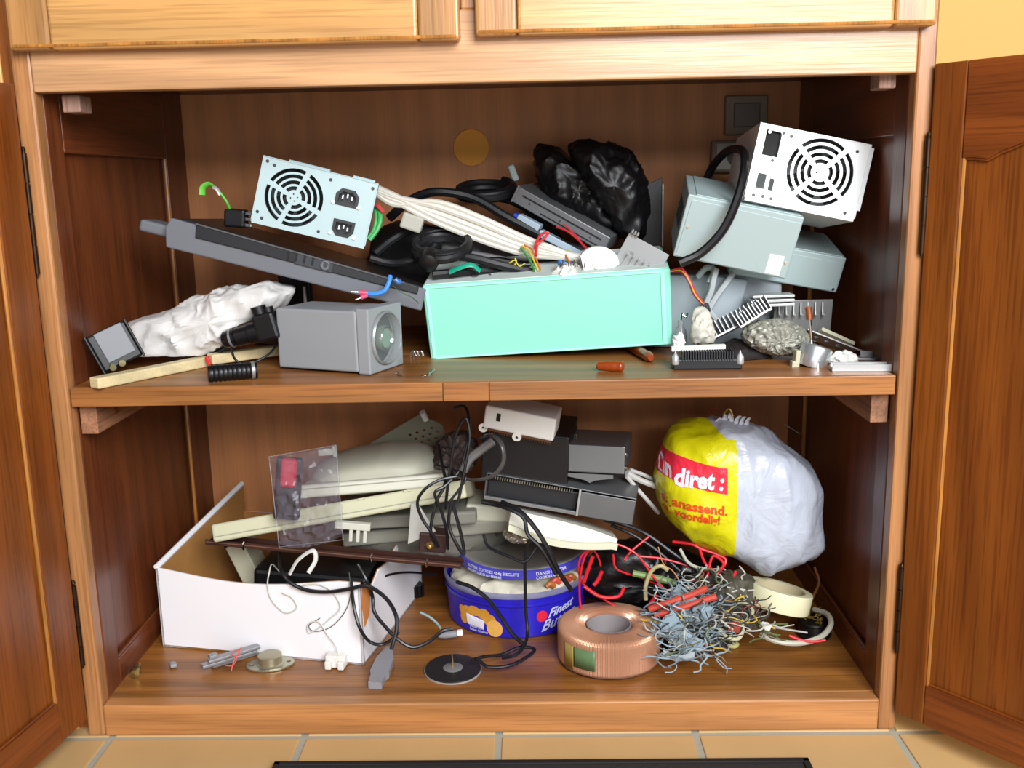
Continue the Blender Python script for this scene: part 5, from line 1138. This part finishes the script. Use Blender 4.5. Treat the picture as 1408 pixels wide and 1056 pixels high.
# ribbon cable pieces (parallel strands)
def ribbon(label, pts, n_, pitch, side, mm):
    t = thing('ribbon_cable', label, 'ribbon cable', Matrix.Translation(W(*pts[0]))); o0 = t.matrix_world.translation
    sv = Vector(side).normalized()
    for i in range(n_): MB().tube([p-o0+sv*(i-(n_-1)/2)*pitch for p in smooth_path([W(*q) for q in pts], 6)], pitch*.52, 6).build('strand', mm, t, smooth=True)
rbm = mat('ribbon_grey', '#9db0b8', .4)
ribbon('pale blue-grey ribbon cable folded at the heap front, upper fold', [(925, 815, .14), (940, 828, .125), (958, 842, .11), (975, 850, .10)], 24, .0013, (.6, .2, .9), rbm)
ribbon('pale blue-grey ribbon cable folded at the heap front, lower fold', [(915, 850, .10), (928, 868, .085), (945, 885, .075), (962, 893, .07)], 22, .0013, (.8, .2, .8), rbm)
ribbon('grey ribbon cable end lying nearest the copper ring base', [(912, 895, .07), (930, 905, .065), (955, 900, .06)], 8, .0012, (.2, .8, .5), mat('ribbon_w', '#b8bcc0', .4))
for lb, cl, pts, r in (('grey-white cable curving along the bottom board at far right', '#b5b2a0', [(1045, 872, .115), (1070, 882, .105), (1100, 884, .105), (1128, 876, .12), (1142, 860, .14), (1138, 845, .17), (1120, 838, .2)], .004),
  ('bright red wire tip at the far right end of the board', '#d82a3a', [(1085, 874, .11), (1105, 881, .105), (1122, 882, .105), (1135, 880, .106)], .0018),
  ('yellowish cable curl in front of the heap', '#b8b494', [(985, 860, .10), (1000, 876, .09), (1015, 878, .09), (1022, 865, .10), (1018, 852, .11)], .0026),
  ('cream cable loop left of the tape roll', '#c0bb98', [(1005, 835, .13), (1020, 828, .13), (1035, 840, .12), (1025, 855, .11), (1008, 852, .11), (1000, 842, .12)], .0024),
  ('pale green thick cable piece in the dark gap', '#6f8a4a', [(870, 788, .17), (890, 792, .168), (912, 797, .165), (928, 802, .165)], .0048),
  ('pale curved cable stub above the green piece', '#a89a70', [(888, 825, .15), (888, 805, .155), (896, 785, .16), (908, 778, .16), (918, 784, .16)], .0030),
  ('white cable arching under the shopping bag', '#b0b0a0', [(935, 755, .19), (945, 772, .18), (958, 780, .175), (972, 782, .17)], .0024),
  ('brown wire curving beside the tape roll', '#7a4a2a', [(1120, 780, .25), (1126, 800, .23), (1118, 820, .2), (1110, 838, .18)], .002),
  ('pale grey wire crossing to the black roll', '#a8a49a', [(1040, 860, .12), (1060, 862, .12), (1085, 866, .12), (1110, 870, .12)], .0014),
  ('copper hair-thin wire over the red wires', '#b88050', [(905, 752, .17), (912, 775, .165), (925, 785, .16), (935, 800, .15)], .0008)):
    cable('loose_cable', pts, r, mat('lc'+cl, cl, .45), lb, 'cable', 'loose cables in the right heap')
wcn = thing('white_connector', 'small bright white connector block at the foot of the wire heap', 'connector', fr(W(1053, 861, .10), (10, 20, 30)))
MB().box((0, 0, 0), (.012, .010, .009)).build('body', whitep, wcn, bev=.0015)
ys = thing('yellow_capacitor', 'small round yellowish component at the heap front', 'component', fr(WZ(1007, 884, .006), (0, 0, 0)))
MB().lathe([(0, 0), (.009, .001), (.010, .004), (.006, .007), (0, .008)], 20, Matrix.Translation((0, 0, -.005))).build('body', mat('ycap', '#c8bf7a', .4), ys, smooth=True)
rcp = thing('brick_red_block', 'dull red rectangular component in the heap beside the cream loop', 'component', fr(W(1008, 862, .10), (15, 10, 10)))
MB().box((0, 0, 0), (.018, .012, .010)).build('body', mat('brkr', '#9a4436', .5), rcp, bev=.001)
# masking tape roll
Mt = Matrix.Translation(W(1070, 820, .165)) @ Euler((R(-8), R(14), 0)).to_matrix().to_4x4()
tr = thing('tape_roll', 'cream masking tape roll lying tilted below the shopping bag', 'tape', Mt)
MB().lathe([(.036, -.014), (.0455, -.014), (.0462, -.012), (.0462, .012), (.0455, .014), (.036, .014)], 64, closed=True).build('tape', mat('tape_cream', '#d8d4ae', .5), tr, smooth=True)
MB().lathe([(.0345, -.0138), (.0359, -.0138), (.0359, .0138), (.0345, .0138)], 64, closed=True).build('core', mat('core', '#b8ac8a', .7), tr, smooth=True)
# black roll with brass wires
p = WZ(1119, 862, .012)
brr = thing('black_spool', 'black spool with brassy wire on top near the right wall', 'spool', fr((p.x, p.y, .001), (0, 0, 0)))
MB().lathe([(0, 0), (.024, 0), (.025, .003), (.022, .005), (.022, .018), (.024, .020), (.023, .023), (0, .023)], 40).build('spool', blackp, brr, smooth=True)
s = MB(); rr = random.Random(6)
for i in range(14):
    a = rr.uniform(0, 6.28); r_ = rr.uniform(.004, .017); P = [Vector((math.cos(a)*r_, math.sin(a)*r_, .024))]
    for k in range(4): P.append(P[-1]+Vector((rr.uniform(-.006, .006), rr.uniform(-.006, .006), rr.uniform(-.001, .004))))
    s.tube(smooth_path(P, 4), .0008, 6)
s.build('brass_wire', mat('brassw', '#b8a050', .3, .8), brr, smooth=True)

# ---------------------------------------------------------------- shopping bag
out = [(897, 655), (901, 622), (912, 598), (930, 578), (962, 574), (1000, 572), (1016, 574), (1050, 585), (1092, 612), (1118, 640), (1131, 665), (1132, 715), (1135, 748), (1122, 765), (1085, 780), (1056, 791), (1035, 782), (1000, 765), (955, 747), (917, 718), (902, 690)]
out = [(x-(x-1015)*.03, y-(y-680)*.03) for x, y in out]
b, c = blob(out, .23, .075, .0052, 13, 220, 80, .5, 44, stretch=(1.6, 1.2, .7))
sbg = thing('shopping_bag', 'stuffed yellow and white plastic shopping bag with a red printed band', 'bag', Matrix.Translation(c))
b.v = [tuple(Vector(v)-c) for v in b.v]
film = b.build('bag_film', None or mat('tmp', '#ffffff'), sbg, smooth=True)
# printed film: yellow left field and red band follow the bag's own coordinates
M = bpy.data.materials.new('bag_print'); M.use_nodes = True; nt = M.node_tree; N = nt.nodes; L = nt.links; bs = N['Principled BSDF']
bs.inputs['Roughness'].default_value = .28; bs.inputs['Specular IOR Level'].default_value = .5
tcn = N.new('ShaderNodeTexCoord'); sp = N.new('ShaderNodeSeparateXYZ'); L.new(tcn.outputs['Object'], sp.inputs[0])
def mth(op, a, b_, c_=None):
    n_ = N.new('ShaderNodeMath'); n_.operation = op
    for i, q_ in enumerate((a, b_)):
        if isinstance(q_, (int, float)): n_.inputs[i].default_value = q_
        else: L.new(q_, n_.inputs[i])
    return n_.outputs[0]
bx = (W(1012, 680, .165)-c).x
zt0 = (W(960, 640, .165)-c).z; zb0 = (W(960, 678, .165)-c).z; xr = (W(999, 660, .165)-c).x
X, Z = sp.outputs['X'], sp.outputs['Z']
nz = N.new('ShaderNodeTexNoise'); nz.inputs['Scale'].default_value = 12; L.new(tcn.outputs['Object'], nz.inputs['Vector'])
wob = mth('MULTIPLY', mth('SUBTRACT', nz.outputs['Fac'], .5), .02)
slope = mth('MULTIPLY', mth('SUBTRACT', X, xr), -.22)   # band climbs to the left
yel = mth('LESS_THAN', mth('ADD', X, mth('MULTIPLY', wob, .2)), bx)
_q = W(962, 574, .18)-c
topn = mth('LESS_THAN', mth('ADD', mth('MULTIPLY', X, .92), Z), _q.z+.92*_q.x+.004)
topn = mth('MAXIMUM', topn, mth('MULTIPLY', mth('GREATER_THAN', X, xr-.004), mth('LESS_THAN', Z, (W(1010, 603, .18)-c).z)))
yel = mth('MULTIPLY', yel, topn)
zz = mth('SUBTRACT', mth('ADD', Z, mth('MULTIPLY', wob, .5)), slope)
band = mth('MULTIPLY', mth('MULTIPLY', mth('LESS_THAN', zz, zt0-.004), mth('GREATER_THAN', zz, zb0-.001)), mth('LESS_THAN', X, xr))
fn = mth('LESS_THAN', sp.outputs['Y'], .02)
m1 = N.new('ShaderNodeMix'); m1.data_type = 'RGBA'; m1.inputs[6].default_value = lin('#b9bfcc'); m1.inputs[7].default_value = lin('#d2cc10'); L.new(yel, m1.inputs[0])
m2 = N.new('ShaderNodeMix'); m2.data_type = 'RGBA'; m2.inputs[7].default_value = lin('#dc2a40'); L.new(m1.outputs[2], m2.inputs[6]); L.new(mth('MULTIPLY', band, fn), m2.inputs[0])
L.new(m2.outputs[2], bs.inputs['Base Color'])
nb_ = N.new('ShaderNodeTexNoise'); nb_.inputs['Scale'].default_value = 22; nb_.inputs['Detail'].default_value = 5; nb_.inputs['Distortion'].default_value = 1.5; L.new(tcn.outputs['Object'], nb_.inputs['Vector'])
bpn_ = N.new('ShaderNodeBump'); bpn_.inputs['Strength'].default_value = .6; bpn_.inputs['Distance'].default_value = .006; L.new(nb_.outputs['Fac'], bpn_.inputs['Height']); L.new(bpn_.outputs[0], bs.inputs['Normal'])
film.data.materials[0] = M
# lettering wrapped onto the film
from mathutils.bvhtree import BVHTree
bvh = BVHTree.FromPolygons(b.v, b.f)
def bag_text(txt, px, py, px2, py2, size, mm, bold=.0006, shear=0, name='lettering'):
    a = W(px, py, .165)-c; e = W(px2, py2, .165)-c; vs, fs = text_mesh(txt, size, bold, shear)
    wd = max(v[0] for v in vs); sx = (e.x-a.x)/wd; out_ = []
    for x, y, _ in vs:
        X_ = a.x+x*sx; Z_ = a.z+(e.z-a.z)*(x/wd)+y
        h_, n_, _i, _d = bvh.ray_cast(Vector((X_, -.3, Z_)), Vector((0, 1, 0)))
        if h_ is None:
            for k_ in range(1, 30):
                h_ = bvh.ray_cast(Vector((X_+k_*.001, -.3, Z_)), Vector((0, 1, 0)))[0]
                if h_ is not None: break
            if h_ is None: h_ = Vector((X_, 0, Z_))
        out_.append(h_+Vector((0, -.0012, 0)))
    MB().add(out_, fs).build(name, mm, sbg)
lw = mat('bag_letter_white', '#e8d8e4', .4); lr_ = mat('bag_letter_red', '#dc4a1c', .4)
bag_text('din', 907, 654, 925, 661, .034, lw, .0012); bag_text('diret :', 927, 668, 994, 671, .034, lw, .0014, .15)
bag_text('t anassend.', 914, 698, 998, 705, .019, lr_); bag_text('al voordelig!', 916, 712, 988, 718, .018, lr_)
# gathered knot at the top
kn = MB(); rr = random.Random(2)
for i in range(7):
    p = W(985+i*7, 576+abs(i-3)*1.5, .22)-c; kn.tube(smooth_path([p+Vector((0, 0, -.014)), p, p+Vector((rr.uniform(-.006, .006), -.003, .007))]), [.006]*8+[.005]*8+[.003], 8, .4)
kn.build('gathered_top', mat('bagwhite', '#d4d6de', .35), sbg, smooth=True)
cable('brass_wire', [(990, 575, .23), (996, 568, .22), (1003, 562, .215), (1008, 572, .215)], .0014, mat('brassw', '#b8a050', .3, .8), 'bent brass wire on top of the shopping bag', 'wire')
cable('red_wire', [(972, 572, .24), (982, 560, .24), (992, 566, .235)], .0012, mat('maroon', '#7a2018', .4), 'dark red wire on top of the shopping bag', 'wire')
tag(MB().tube([W(1078, 583, .40), W(1101, 597, .40)], .0005, 5).build('fluff_thread', mat('fluff', '#c8c4c0', .6)), 'stray white thread by the right back corner', 'thread')
